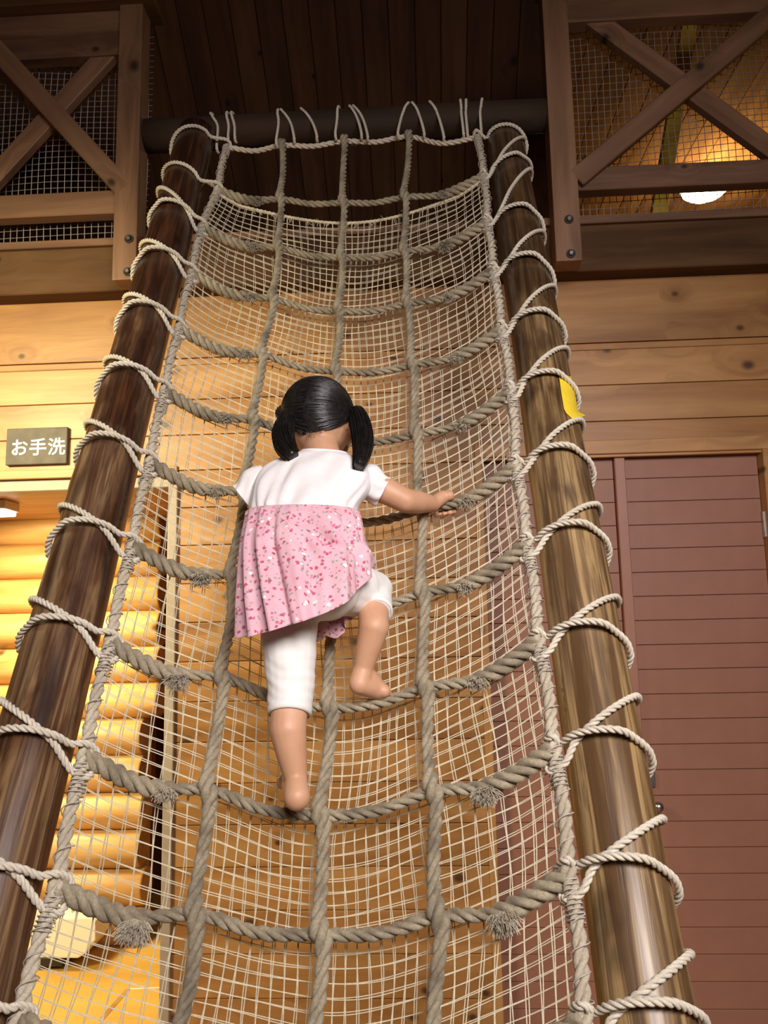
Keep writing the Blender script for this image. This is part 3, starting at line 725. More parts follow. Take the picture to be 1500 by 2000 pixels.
for k in range(nrow+1):
    r0 = rtop+(rbot-rtop)*k/nrow
    for sft in (-1, 1):
        c = np.linspace(0, 4, 96)
        rr = r0+0.012*np.sin(c*2.3+k*0.3)+0.007*np.sin(c*5.7+k*0.8)+sft*(0.0055+0.005*np.sin(c*3.6+k*1.2))
        cord(mb, surf(rr, c), 0.00095, sft)
fn = mb.build('mesh_net', M['cord'], None); tag(fn, 'fine cream double-cord mesh net hung behind the thick rope net', 'net')
tb = MB()                      # binding of the mesh's head rope to the second rung
cc = np.linspace(0.02, 3.98, 900); pth = surf(np.full(900, rtop), cc)+NN*0.004; _, N_, B_ = frames(pth)
s = np.r_[0, np.cumsum(np.linalg.norm(np.diff(pth, axis=0), axis=1))]; th = 2*math.pi*s/0.016
sweep(tb, pth+(np.cos(th)[:, None]*N_+np.sin(th)[:, None]*B_)*0.0055, 0.0018, 4)
sweep(tb, pth, 0.0055, 6)
for q in range(70):
    j = rng.integers(120, 780); st = pth[j]; dd = nrm(ND+rng.normal(size=3)*0.5); sweep(tb, np.array([st, st+dd*0.012, st+dd*rng.uniform(0.02, 0.04)]), 0.0012, 3, close=False)
tbo = tb.build('head_binding', M['cord'], fn, smooth=True)

# ------------------------------------------------------------------ washroom things on the left
a = at(18.5, 838, YW); b = at(134, 907, YW)
sg = root('washroom_sign', ((a[0]+b[0])/2, YW, b[2]), 'dark weathered wooden sign with white Japanese lettering on the plank wall', 'sign')
boxobj('sign_board', (a[0], YW-0.022, b[2]), (b[0], YW-0.0005, a[2]-0.004), M['signboard'], sg, 0.003)
cu = bpy.data.curves.new('lettering', 'FONT'); cu.body = '\u304a\u624b\u6d17'; cu.size = 0.079; cu.extrude = 0.0012; cu.offset = 0.0012; cu.align_x = 'CENTER'; cu.align_y = 'CENTER'; cu.space_character = 1.08
to = bpy.data.objects.new('lettering_curve', cu); C.objects.link(to)
bpy.context.view_layer.update()
dg = bpy.context.evaluated_depsgraph_get(); me = bpy.data.meshes.new_from_object(to.evaluated_get(dg))
bpy.data.objects.remove(to)
xs_ = [v.co.x for v in me.vertices]; ys_ = [v.co.y for v in me.vertices]
mxx, mxy = (max(xs_)+min(xs_))/2, (max(ys_)+min(ys_))/2
for v in me.vertices: v.co.x -= mxx; v.co.y -= mxy
me.materials.clear(); me.materials.append(M['white'])
le = bpy.data.objects.new('lettering', me); C.objects.link(le); le.parent = sg
lc_ = at(76, 873, YW-0.022); le.location = (lc_[0], YW-0.0232, lc_[2]); le.rotation_euler = (math.pi/2, 0, 0)

# fluorescent fitting whose end shows at the left border
p = at(2, 950, 3.62)
fx = root('tube_lamp', (p[0]-0.3, 3.62, 2.225), 'white fluorescent fitting under the washroom ceiling at the left border', 'lamp')
mb = MB(); mb.box((p[0]-0.75, 3.56, 2.180), (p[0]+0.055, 3.70, 2.224)); mb.build('housing', M['plastic'], fx, bevel=0.006)
mb = MB(); mb.box((p[0]-0.73, 3.57, 2.158), (p[0]+0.045, 3.69, 2.180)); mb.build('diffuser', M['tubeglow'], fx, bevel=0.008)

# white plastic step stool on the washroom floor
dsp = root('step_stool', (fpt(110, 1880)[0], 4.1, 0.004), 'cream white plastic step stool with rounded corners on the yellow washroom floor', 'stool')
def prism(outl, Y0, Y1, name, mat, bev):
    pts = [np.maximum(at(x, y, Y0), (-9, -9, 0.0045)) for x, y in outl]; n = len(pts); mb = MB()
    mb.add([(p[0], Y0, p[2]) for p in pts]+[(p[0], Y1, p[2]) for p in pts], [tuple(range(n)), tuple(range(2*n-1, n-1, -1))]+[(i, (i+1) % n, (i+1) % n+n, i+n) for i in range(n)])
    mb.build(name, mat, dsp, bevel=bev)
prism([(40, 1880), (60, 1782), (104, 1776), (112, 1870)], 4.02, 4.20, 'side_body', M['plastic'], 0.006)
prism([(104, 1872), (108, 1798), (122, 1793), (178, 1791), (186, 1800), (186, 1838), (175, 1846), (168, 1862), (152, 1872)], 3.98, 4.20, 'step', M['plastic'], 0.008)
prism([(108, 1795), (112, 1762), (138, 1760), (141, 1793)], 4.04, 4.20, 'upright', M['plastic'], 0.005)
prism([(38, 1890), (42, 1876), (120, 1870), (122, 1888)], 4.0, 4.20, 'foot_rim', M['boltdark'], 0.002)

# ------------------------------------------------------------------ the child on the net
def skin_mat():
    m, nt, b, nodes, links = new_mat('skin')
    tc = nodes.new('ShaderNodeTexCoord'); n = noise(nt, tc.outputs['Object'], 14, 3)
    links.new(ramp(nt, n, [(0.3, (0.56, 0.30, 0.175)), (0.7, (0.64, 0.365, 0.225))]), b.inputs['Base Color'])
    b.inputs['Roughness'].default_value = 0.5; b.inputs['Subsurface Weight'].default_value = 0.12; b.inputs['Subsurface Radius'].default_value = (0.02, 0.008, 0.004); b.inputs['Subsurface Scale'].default_value = 0.3
    return m
def cloth(name, c, rib=0.0):
    m, nt, b, nodes, links = new_mat(name)
    tc = nodes.new('ShaderNodeTexCoord'); n = noise(nt, tc.outputs['Object'], 60, 2); w = noise(nt, tc.outputs['Object'], 900, 1)
    links.new(ramp(nt, n, [(0.3, tuple(x*0.95 for x in c)), (0.7, c)]), b.inputs['Base Color'])
    b.inputs['Roughness'].default_value = 0.85; b.inputs['Sheen Weight'].default_value = 0.2; b.inputs['Specular IOR Level'].default_value = 0.15
    bump(nt, w, b, 0.2, 0.0005); return m
def floral():
    m, nt, b, nodes, links = new_mat('pink_floral_cotton')
    tc = nodes.new('ShaderNodeTexCoord'); ob = tc.outputs['Object']
    col = ramp(nt, noise(nt, ob, 18, 2), [(0.3, (0.72, 0.40, 0.47)), (0.7, (0.80, 0.48, 0.54))])
    def spots(scale, size, thr, c, col, seed):
        mp = nodes.new('ShaderNodeMapping'); mp.inputs['Location'].default_value = (seed, seed*1.7, seed*0.6); links.new(ob, mp.inputs['Vector'])
        dn = nodes.new('ShaderNodeTexNoise'); dn.inputs['Scale'].default_value = 260; links.new(ob, dn.inputs['Vector'])
        ad = nodes.new('ShaderNodeVectorMath'); ad.operation = 'MULTIPLY_ADD'; links.new(dn.outputs['Color'], ad.inputs[0]); ad.inputs[1].default_value = (0.006,)*3; links.new(mp.outputs[0], ad.inputs[2])
        vo = nodes.new('ShaderNodeTexVoronoi'); vo.inputs['Scale'].default_value = scale; links.new(ad.outputs[0], vo.inputs['Vector'])
        sp = nodes.new('ShaderNodeSeparateColor'); links.new(vo.outputs['Color'], sp.inputs[0])
        f = math_node(nt, 'MULTIPLY', math_node(nt, 'LESS_THAN', vo.outputs['Distance'], size), math_node(nt, 'LESS_THAN', sp.outputs[0], thr))
        return mix(nt, math_node(nt, 'MULTIPLY', f, 0.85), col, c)
    col = spots(105, 0.33, 0.42, (0.26, 0.31, 0.27), col, 3.1)
    col = spots(88, 0.36, 0.36, (0.44, 0.05, 0.11), col, 0.4)
    col = spots(95, 0.34, 0.22, (0.56, 0.10, 0.20), col, 5.2)
    col = spots(70, 0.30, 0.16, (0.93, 0.90, 0.86), col, 7.7)
    links.new(col, b.inputs['Base Color']); b.inputs['Roughness'].default_value = 0.85; b.inputs['Sheen Weight'].default_value = 0.2; b.inputs['Specular IOR Level'].default_value = 0.15
    return m
def hair_mat():
    m, nt, b, nodes, links = new_mat('black_hair')
    tc = nodes.new('ShaderNodeTexCoord'); n = noise(nt, tc.outputs['Object'], 80, 2)
    links.new(ramp(nt, n, [(0.3, (0.006, 0.005, 0.005)), (0.7, (0.018, 0.014, 0.012))]), b.inputs['Base Color'])
    b.inputs['Roughness'].default_value = 0.38; b.inputs['Specular IOR Level'].default_value = 0.5; return m
M['skin'] = skin_mat(); M['hair'] = hair_mat(); M['yoke'] = cloth('white_cotton', (0.86, 0.82, 0.82)); M['legging'] = cloth('white_knit', (0.84, 0.83, 0.80)); M['floral'] = floral()
M['hairtie'] = plain('dark_hair_tie', (0.03, 0.025, 0.03), 0.6); M['mask'] = cloth('white_mask', (0.85, 0.85, 0.86)); M['eye'] = plain('dark_eye', (0.02, 0.015, 0.012), 0.2)

person = root('person', onnet(600, 1500, 0.0), 'small child with two black pigtails, white and pink floral tunic and white leggings, climbing barefoot', 'person')

def capsule(mb, p, q, r0, r1, flat=False, sides=18):
    p = np.array(p, float); q = np.array(q, float); d = q-p; L = np.linalg.norm(d); d = d/L
    st = []
    for k in range(5):
        a = math.pi/2*(1-k/5); st.append((-math.sin(a)*r0, math.cos(a)*r0+1e-5))
    st.append((0, r0)); st.append((L/2, (r0+r1)/2)); st.append((L, r1))
    if not flat:
        for k in range(1, 6):
            a = math.pi/2*k/5; st.append((L+math.sin(a)*r1, math.cos(a)*r1+1e-5))
    c = np.array([p+d*s for s, _ in st]); r = np.array([x for _, x in st])
    ref = np.array([1., 0.2, 0.1]) if abs(d[0]) < 0.8 else np.array([0, 0.3, 1.])
    N = nrm(ref-(ref@d)*d); B = np.cross(d, N)
    sweep(mb, c, r, sides, np.tile(N, (len(c), 1)), np.tile(B, (len(c), 1)))
def blob(mb, c, ax):                 # ellipsoid, ax: three axis vectors
    n, m = 20, 12; ax = [np.array(a, float) for a in ax]; c = np.array(c, float)
    vs = [c+ax[2]]+[c+ax[0]*math.sin(math.pi*i/m)*math.cos(2*math.pi*k/n)+ax[1]*math.sin(math.pi*i/m)*math.sin(2*math.pi*k/n)+ax[2]*math.cos(math.pi*i/m) for i in range(1, m) for k in range(n)]+[c-ax[2]]
    fs = [(0, 1+k, 1+(k+1) % n) for k in range(n)]+[(1+i*n+k, 1+(i+1)*n+k, 1+(i+1)*n+(k+1) % n, 1+i*n+(k+1) % n) for i in range(m-2) for k in range(n)]
    fs += [(len(vs)-1, 1+(m-2)*n+(k+1) % n, 1+(m-2)*n+k) for k in range(n)]
    mb.add(vs, fs)
def chain(mb, pts, rs, flat=False):
    for i in range(len(pts)-1): capsule(mb, pts[i], pts[i+1], rs[i], rs[i+1], flat and i == len(pts)-2)
def fuse(mb, name, mat, voxel, smooth_it, parent):
    me = bpy.data.meshes.new(name); me.from_pydata(mb.v, [], mb.f)
    bm = bmesh.new(); bm.from_mesh(me); bmesh.ops.recalc_face_normals(bm, faces=bm.faces); bm.to_mesh(me); bm.free()
    o = bpy.data.objects.new(name+'_src', me); C.objects.link(o)
    r = o.modifiers.new('r', 'REMESH'); r.mode = 'VOXEL'; r.voxel_size = voxel
    s = o.modifiers.new('s', 'SMOOTH'); s.factor = 0.5; s.iterations = smooth_it
    bpy.context.view_layer.update(); dg = bpy.context.evaluated_depsgraph_get()
    m2 = bpy.data.meshes.new_from_object(o.evaluated_get(dg)); bpy.data.objects.remove(o); m2.name = name
    m2.materials.clear(); m2.materials.append(mat); m2.polygons.foreach_set('use_smooth', [True]*len(m2.polygons))
    o2 = bpy.data.objects.new(name, m2); C.objects.link(o2); o2.parent = parent; return o2

Kp = onnet                                   # joints: pixel and distance in front of the net's plane
XR = np.array([1., 0, 0])
head = Kp(622, 822, 0.085); neck = Kp(637, 898, 0.085); chest = Kp(604, 965, 0.085); belly = Kp(597, 1060, 0.09); pelvis = Kp(600, 1140, 0.095)
hipL = Kp(562, 1165, 0.085); kneeL = Kp(568, 1345, 0.03); calfL = Kp(562, 1425, 0.022); ankL = Kp(578, 1522, -0.020)
hipR = Kp(648, 1140, 0.075); kneeR = Kp(728, 1152, -0.020); calfR = Kp(730, 1225, 0.025); ankR = Kp(709, 1308, -0.025)
shL = Kp(520, 935, 0.075); elL = Kp(505, 985, 0.0); haL = Kp(548, 1002, -0.060)
shR = Kp(708, 935, 0.075); elR = Kp(792, 978, 0.035); wrR = Kp(845, 984, -0.030)
HU = nrm(nrm(head-neck)*0.35+np.array([0.02, -0.05, 0.65])); HF = nrm(np.array([0.14, 1, 0])-HU*(np.array([0.14, 1, 0])@HU)); HR = np.cross(HF, HU)

mb = MB()
blob(mb, head, (HR*0.083, HF*0.093, HU*0.098))                                   # skull
blob(mb, head+HF*0.030-HU*0.045, (HR*0.062, HF*0.058, HU*0.052))                 # jaw
blob(mb, head+HF*0.090-HU*0.018, (HR*0.009, HF*0.013, HU*0.014))                 # nose
for s in (-1, 1):
    blob(mb, head+HR*s*0.060+HF*0.045-HU*0.035, (HR*0.022, HF*0.025, HU*0.022))  # cheeks
    ec = head+HR*s*0.086-HF*0.004-HU*0.022
    blob(mb, ec, (HR*0.009, HF*0.017+HR*s*0.004, HU*0.026)); blob(mb, ec-HU*0.02+HF*0.004, (HR*0.007, HF*0.009, HU*0.010))
capsule(mb, neck-HU*0.02, head-HU*0.05-HF*0.01, 0.044, 0.043)
chain(mb, [neck-NN*0.014, chest-NN*0.014, belly-NN*0.01, pelvis], [0.036, 0.058, 0.066, 0.070])
chain(mb, [chest+HU*0.03-NN*0.016, shL-NN*0.008], [0.042, 0.031]); chain(mb, [chest+HU*0.03-NN*0.016, shR-NN*0.008], [0.042, 0.031])
chain(mb, [shL, elL, haL], [0.034, 0.027, 0.020])
chain(mb, [shR, shR+(elR-shR)*0.5, elR, elR+(wrR-elR)*0.45, wrR], [0.034, 0.0335, 0.030, 0.029, 0.0205])
chain(mb, [pelvis, hipL, hipL+(kneeL-hipL)*0.5, kneeL, calfL, calfL+(ankL-calfL)*0.55, ankL], [0.065, 0.058, 0.050, 0.037, 0.0365, 0.0295, 0.0225])
chain(mb, [pelvis, hipR, hipR+(kneeR-hipR)*0.5, kneeR, calfR, calfR+(ankR-calfR)*0.6, ankR], [0.065, 0.058, 0.052, 0.036, 0.033, 0.026, 0.0215])
def foot(ank, heel, ball, toedir, side, r=0.024):
    mb_ = mb; fw = nrm(ball-heel); lat = nrm(np.cross(fw, np.array([0, 0, 1.])))*side     # lat points to the big-toe side
    capsule(mb_, ank, heel, 0.0215, r); capsule(mb_, heel, ball, r, 0.0195); capsule(mb_, ank, ball, 0.019, 0.017)
    capsule(mb_, ball+lat*0.012, ball-lat*0.014-fw*0.006, 0.0165, 0.0145)
    for k in range(5):
        b0 = ball+lat*(0.017-0.0092*k)+fw*(0.006-0.003*k); rr = (0.0092, 0.0066, 0.0062, 0.0058, 0.0054)[k]
        tip = b0+nrm(toedir)*(0.034-0.0035*k); mid_ = b0+nrm(toedir)*(0.018-0.002*k)+np.array([0, 0, 0.003])
        capsule(mb_, b0, mid_, rr, rr); capsule(mb_, mid_, tip-np.array([0, 0, 0.003]), rr, rr*0.85)
heelL = Kp(580, 1557, -0.012); ballL = heelL+np.array([-0.030, 0.100, 0.012]); foot(ankL, heelL, ballL, ballL-heelL, 1, 0.0255)
heelR = Kp(702, 1336, -0.030); ballR = Kp(746, 1351, -0.075); foot(ankR, heelR, ballR, ballR-heelR+np.array([0, 0.02, -0.008]), -1, 0.0225)
def hand(wr, grip, along, out, side):
    """fingers close round a rope that passes grip in direction along; out points from the rope to the arm"""
    along = nrm(along); out = nrm(out-(out@along)*along); up = np.cross(along, out); up = up if up[2] > 0 else -up
    palm = grip+out*0.022+up*0.010
    capsule(mb, wr, palm, 0.0185, 0.017)
    capsule(mb, palm+along*0.016, palm-along*0.016, 0.0135, 0.0125)
    for k in range(4):
        o0 = along*(0.021-0.0135*k); R_ = 0.021; rr = (0.0062, 0.0066, 0.0064, 0.0054)[k]; prev = palm+o0
        for a_ in (60, 110, 165, 215)[:4 if k in (1, 2) else 4]:
            t = math.radians(a_); q = grip+o0+(out*math.cos(t)+up*math.sin(t))*R_; capsule(mb, prev, q, rr, rr*0.96, sides=10); prev = q
    prev = palm+along*0.018*side-up*0.004
    for a_ in (-30, -75, -115):
        t = math.radians(a_); q = grip+along*0.024*side+(out*math.cos(t)+up*math.sin(t))*0.021; capsule(mb, prev, q, 0.0072, 0.0066, sides=10); prev = q
rp, _ = spline(rung_pts(6), 0.004); pj = np.array([proj(p) for p in rp])
jR = int(np.argmin(np.abs(pj[:, 0]-868))); jL = int(np.argmin(np.abs(pj[:, 0]-550)))
hand(wrR, rp[jR], rp[jR+4]-rp[jR-4], NN*0.6-XR*0.6, -1)
hand(haL, rp[jL], rp[jL+4]-rp[jL-4], NN+XR*-0.2, 1)
body = fuse(mb, 'body', M['skin'], 0.0034, 5, person)

# nails of toes are hidden; eyes, mask with ear loops
for s in (-1, 1):
    e = MB(); blob(e, head+HR*s*0.033+HF*0.086-HU*0.002, (HR*0.012, HF*0.006, HU*0.006)); e.build('eye', M['eye'], person, smooth=True)
mk = MB(); vs = []
for i in range(9):
    for k in range(15):
        u = -1+2*k/14; v = i/8
        vs.append(head+HR*0.068*math.sin(u*1.25)*(1-0.15*v)+HF*(0.040+0.062*math.cos(u*1.25)+0.012*math.sin(v*3.14))+HU*(-0.016-0.066*v))
nv = len(vs); vs += [p-HF*0.002 for p in vs]
q = [(i*15+k, i*15+k+1, i*15+k+16, i*15+k+15) for i in range(8) for k in range(14)]
mk.add(vs, q+[tuple(x+nv for x in f[::-1]) for f in q]); mko = mk.build('face_mask', M['mask'], person, smooth=True)
for s in (-1, 1):
    st = head+HR*s*0.073+HF*0.030-HU*0.024; en = head+HR*s*0.070+HF*0.022-HU*0.076; ea = head+HR*s*0.098-HF*0.020
    lo = MB(); c, _ = spline([st, ea+HU*0.006, ea-HF*0.004-HU*0.022, ea-HU*0.045+HF*0.004, en], 0.003); sweep(lo, c, 0.0018, 6); lo.build('ear_loop', M['mask'], mko, smooth=True)

# leggings
lg = MB()
blob(lg, pelvis, (XR*0.100, nrm(NN)*0.082, nrm(ND)*0.085))
blob(lg, (hipR*0.75+pelvis*0.25)+NN*0.012+ND*0.012, (XR*0.078, NN*0.075, ND*0.078))
cufL = Kp(565, 1396, 0.024); cufR = Kp(733, 1197, 0.010)
chain(lg, [hipL, hipL+(kneeL-hipL)*0.45, kneeL, cufL], [0.066, 0.058, 0.048, 0.0425], True)
chain(lg, [hipR, hipR+(kneeR-hipR)*0.5+ND*0.006, kneeR+np.array([0.002, 0, 0.0])], [0.070, 0.062, 0.044])
chain(lg, [kneeR, kneeR+(cufR-kneeR)*0.5, cufR], [0.044, 0.041, 0.0375], True)
lego = fuse(lg, 'leggings', M['legging'], 0.0042, 4, person)
for v in lego.data.vertices:                     # soft wrinkles above the left cuff and behind the knee
    p = np.array(v.co); d1 = np.linalg.norm(p-kneeL); w = math.exp(-(d1/0.06)**2)
    nn = np.array(v.normal); v.co = p+nn*(0.0011*w*math.sin(p[2]*300+p[0]*90+2*math.sin(p[0]*60))+0.0006*math.sin(p[2]*120+p[0]*90))
for cp_, up_, rad in ((cufL, kneeL, 0.0428), (cufR, kneeR, 0.0378)):
    hm = MB(); d = nrm(cp_-up_); ref = nrm(XR-(XR@d)*d); bb = np.cross(d, ref); cc_ = np.array([cp_-d*0.013, cp_-d*0.011, cp_-d*0.001, cp_+d*0.0005])
    sweep(hm, cc_, [rad, rad+0.0012, rad+0.0012, rad-0.003], 40, np.tile(ref, (4, 1)), np.tile(bb, (4, 1)), False); hm.build('cuff', M['legging'], lego, smooth=True)

# tunic: gathered floral skirt below a white yoke
def ring(l, r, off, depth, n=96, offr=None, dc=0.0):
    a = Kp(*l, off); b = Kp(*r, off if offr is None else offr); c = (a+b)/2-NN*dc; e1 = (b-a)/2; vw = nrm(EYE-c)*0.78+NN*0.22; e2 = vw-(vw@nrm(e1))*nrm(e1); e2 = nrm(e2)*depth
    t = np.linspace(0, 2*math.pi, n, endpoint=False)
    sq = 0.88
    cx_ = np.sign(np.cos(t))*np.abs(np.cos(t))**sq; sx_ = np.sign(np.sin(t))*np.abs(np.sin(t))**sq
    return c[None]+cx_[:, None]*e1[None]+sx_[:, None]*e2[None]       # t=0 right, t=pi/2 towards the viewer
def loft(rings, name, mat, parent, disp=None, sub=5, thick=0.0012):
    R_ = np.array(rings); n = R_.shape[1]; rows = []
    for i in range(len(R_)-1):
        for k in range(sub):
            t = k/sub; a0 = R_[max(0, i-1)]; a1 = R_[i]; a2 = R_[i+1]; a3 = R_[min(len(R_)-1, i+2)]
            rows.append(cr(a0, a1, a2, a3, t))
    rows.append(R_[-1]); rows = np.array(rows); m = len(rows)
    if disp is not None:
        for j in range(m):
            c = rows[j].mean(0); w = rows[j]-c; w /= np.linalg.norm(w, axis=1)[:, None]
            t = np.linspace(0, 2*math.pi, n, endpoint=False); rows[j] += w*disp(j/(m-1), t)[:, None]
    mb = MB(); vs = rows.reshape(-1, 3); fs = [(j*n+k, j*n+(k+1) % n, (j+1)*n+(k+1) % n, (j+1)*n+k) for j in range(m-1) for k in range(n)]
    mb.add(vs, fs); o = mb.build(name, mat, parent, smooth=True)
    sm = o.modifiers.new('thickness', 'SOLIDIFY'); sm.thickness = thick; sm.offset = 0
    return o
N_ = 160
def yoke_disp(v, t):
    back = np.clip(np.sin(t), 0, 1)
    e = 1-np.exp(-((1-v)/0.06)**2)
    return e*(0.0045*v**1.5*np.sin(t*19+2*np.sin(3*t))*back+0.0060*np.sin(t*6.0+v*7.0+1.2)*back*np.sin(math.pi*v)+0.004*np.sin(t*11-v*9)*back*np.sin(math.pi*v))
yk = [ring((590, 884), (680, 888), 0.085, 0.050, N_), ring((562, 893), (706, 898), 0.083, 0.064, N_), ring((520, 914), (729, 919), 0.080, 0.080, N_), ring((498, 945), (727, 950), 0.080, 0.088, N_), ring((491, 985), (702, 985), 0.085, 0.093, N_), ring((490, 1002), (696, 1000), 0.088, 0.093, N_)]
yko = loft(yk, 'yoke', M['yoke'], person, yoke_disp)
nb_ = MB(); c = np.vstack([yk[0], yk[0][:1]]); sweep(nb_, c, 0.0036, 6, close=False); nb_.build('neck_band', M['yoke'], yko, smooth=True)
def skirt_disp(v, t):
    ph = t*13+1.6*np.sin(2.1*t+0.7)+v*0.9*np.sin(3*t)
    a = 0.0030+0.0090*np.clip(v*1.4, 0, 1)
    d = a*(np.sin(ph)+0.35*np.sin(2.3*ph+1))
    right = np.exp(-((t-0.9)/0.5)**2)
    d = d+0.0030*np.exp(-(v/0.16)**2)*np.sin(t*34+3*np.sin(5*t))
    e = 1-np.exp(-(v/0.035)**2); d = d*e
    return 0.0015+d+right*0.018*np.exp(-((v-0.42)/0.16)**2)*np.sin(t*17+v*22)
hem_px = [(727, 1106, 0.02), (716, 1132, 0.095), (692, 1163, 0.150), (655, 1188, 0.178), (610, 1207, 0.185), (562, 1222, 0.182), (515, 1236, 0.160), (480, 1243, 0.115), (467, 1243, 0.06),
          (492, 1240, 0.015), (545, 1236, -0.008), (600, 1244, -0.012), (632, 1250, -0.012), (668, 1232, -0.015), (700, 1195, -0.020), (722, 1145, -0.015)]
hp_ = np.array([Kp(x, y, o) for x, y, o in hem_px])
def closed(P, n):
    m = len(P); out = []
    for k in range(n):
        x = k*m/n; i = int(x); f = x-i; out.append(cr(P[(i-1) % m], P[i % m], P[(i+1) % m], P[(i+2) % m], f))
    return np.array(out)
hem = closed(hp_, N_)
sk = [ring((490, 999), (697, 998), 0.088, 0.094, N_), ring((487, 1020), (701, 1015), 0.088, 0.104, N_), ring((480, 1070), (705, 1056), 0.085, 0.116, N_)]
r3 = ring((473, 1140), (716, 1080), 0.080, 0.122, N_); sk.append(r3*0.75+(r3*0.6+hem*0.4)*0.25); sk.append(hem*0.62+r3*0.38); sk.append(hem)
sko = loft(sk, 'skirt', M['floral'], person, skirt_disp, 7)
for s, (a, b, c_, open_) in ((-1, (shL+XR*0.012+ND*0.0, Kp(500, 945, 0.07), Kp(484, 970, 0.055), 0.040)), (1, (shR-XR*0.01, Kp(722, 940, 0.070), Kp(740, 957, 0.058), 0.036))):
    t_ = np.linspace(0, 2*math.pi, 64, endpoint=False); rg = []
    a, b, c_ = np.array(a), np.array(b), np.array(c_); d = nrm(c_-a)
    d = nrm(elR-shR) if s > 0 else d
    for p, rr, al in ((a, 0.042, 0), (b, 0.043, 0.5), (c_, open_+0.002, 1), (c_+d*0.012, open_+0.002, 1)):
        u_ = nrm(ND-(ND@d)*d); w_ = np.cross(d, u_)
        rg.append(p[None]+rr*(np.cos(t_)[:, None]*u_[None]*(1.0)+np.sin(t_)[:, None]*w_[None]*0.95))
    loft(rg, 'sleeve', M['yoke'], person, lambda v, t: 0.0025*np.sin(t*7+v*5)*v)

# hair: crown of combed strands and two pigtails
hr = MB()
cap = []; n, m = 40, 22
HB = nrm(HU*0.86-HF*0.5)                                   # pole of the combed cap, towards the crown's back
c0_ = head+HU*0.012-HF*0.004; ax = (HR*0.0905, HF*0.100, HU*0.1005)
def sph(th, ph): return c0_+ax[0]*math.sin(th)*math.cos(ph)+ax[1]*math.sin(th)*math.sin(ph)+ax[2]*math.cos(th)
rows = []
for i in range(m+1):
    row = []
    for k in range(n):
        ph = 2*math.pi*k/n; back = max(0, -math.sin(ph)); side = abs(math.cos(ph))
        thm = 1.52+0.86*back**1.2+0.12*side*(1-back)-0.18*max(0, math.sin(ph))+0.10*back*(math.cos(ph) if math.cos(ph) > 0 else 0.6*math.cos(ph))
        row.append(sph(thm*i/m+0.001, ph))
    rows.append(row)
vs = [p for r in rows for p in r]
hr.add(vs, [(i*n+k, i*n+(k+1) % n, (i+1)*n+(k+1) % n, (i+1)*n+k) for i in range(m) for k in range(n)])
tieL = Kp(572, 806, 0.105); tieR = Kp(690, 806, 0.105)
def onskull(p, lift):                      # push a point out to the hair surface
    d = p-c0_; k = math.sqrt((d@HR/0.0905)**2+(d@HF/0.100)**2+(d@HU/0.1005)**2); return c0_+d/k*(1+lift)
tieL = onskull(tieL, 0.05); tieR = onskull(tieR, 0.05)
for s, tie in ((-1, tieL), (1, tieR)):
    for q in range(420):
        v = rng.uniform(0, 1); th = -0.55+v*2.98                     # along the parting, forehead to nape
        st = c0_+ax[2]*math.cos(th)-ax[1]*math.sin(th)+HR*(s*rng.uniform(0.000, 0.030)+0.008*math.sin(th*6))
        if th > 1.5: st = st+HR*s*rng.uniform(0.0, 0.020)*(th-1.4)
        pts = []
        for f in np.linspace(0, 1, 9):
            p = st*(1-f)+tie*f; pts.append(onskull(p, 0.006+0.020*math.sin(math.pi*min(1, f*1.02))*rng.uniform(0.6, 1.0)+0.03*f**4))
        sweep(hr, np.array(pts), np.array([0.0010, 0.0016, 0.0019, 0.0020, 0.0020, 0.0019, 0.0018, 0.0016, 0.0013])*rng.uniform(0.7, 1.15), 4, close=False)
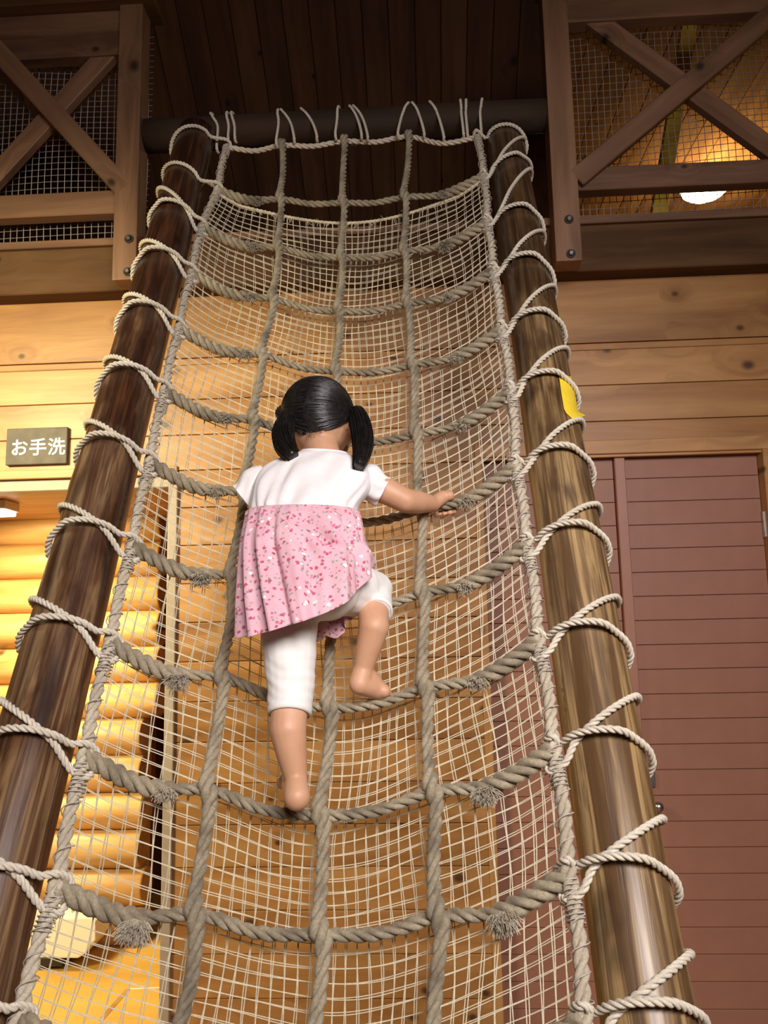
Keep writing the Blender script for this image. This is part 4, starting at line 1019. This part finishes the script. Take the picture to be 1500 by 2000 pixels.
for q in range(26):                        # loose wisps at the nape
    x = rng.uniform(-0.045, 0.045); st = onskull(c0_-HF*0.072-HU*0.070+HR*x*0.8+HU*0.35*abs(x), 0.012); en = st-HU*rng.uniform(0.008, 0.022)-HF*rng.uniform(-0.004, 0.004)+HR*rng.uniform(-0.01, 0.01)
    sweep(hr, np.array([st, (st+en)/2-HF*0.003, en]), [0.0008, 0.0006, 0.0003], 3, close=False)
hro = hr.build('hair', M['hair'], person, smooth=True)
for s, tie, path in ((-1, tieL, [(562, 815, 0.125), (553, 840, 0.135), (556, 866, 0.14), (567, 884, 0.145), (580, 897, 0.145)]), (1, tieR, [(697, 812, 0.125), (705, 835, 0.135), (709, 866, 0.14), (706, 893, 0.145), (700, 918, 0.145)])):
    pg = MB(); cl = [tie]+[Kp(x, y, o) for x, y, o in path]; cpath, sl_ = spline(cl, 0.006); T_, Nn, Bb = frames(cpath); u = sl_/sl_[-1]
    wd = 0.009+0.0165*np.sin(np.pi*np.clip(u*0.86+0.06, 0, 1))**0.8
    for q in range(300):
        a_ = rng.uniform(0, 2*math.pi); rad = math.sqrt(rng.uniform(0, 1)); end = int(len(cpath)*rng.uniform(0.86, 1.0))
        tw_ = rng.uniform(-0.3, 0.3)
        pth = cpath+(np.cos(a_+tw_*u)[:, None]*Nn*1.25+np.sin(a_+tw_*u)[:, None]*Bb*0.95)*(wd*rad)[:, None]
        pth = pth[:end:2]; k = len(pth); sweep(pg, pth, np.linspace(1, 0.25, k)*0.0021, 4, close=False)
    sweep(pg, cpath[:-2], wd[:-2]*0.80, 12)
    po = pg.build('pigtail', M['hair'], hro, smooth=True)
    ht = MB(); tt = np.linspace(0, 2*math.pi, 20); d = nrm(cl[1]-cl[0]); r1 = nrm(np.cross(d, HU)); r2 = np.cross(d, r1)
    sweep(ht, cl[0]+d*0.008+0.0105*(np.cos(tt)[:, None]*r1+np.sin(tt)[:, None]*r2), 0.0035, 8, close=False); ht.build('hair_tie', M['hairtie'], hro, smooth=True)

# ------------------------------------------------------------------ parts keep their world place
for o in bpy.data.objects:
    if o.parent is not None: o.matrix_parent_inverse = Matrix.Translation(-Vector(o.parent.location))
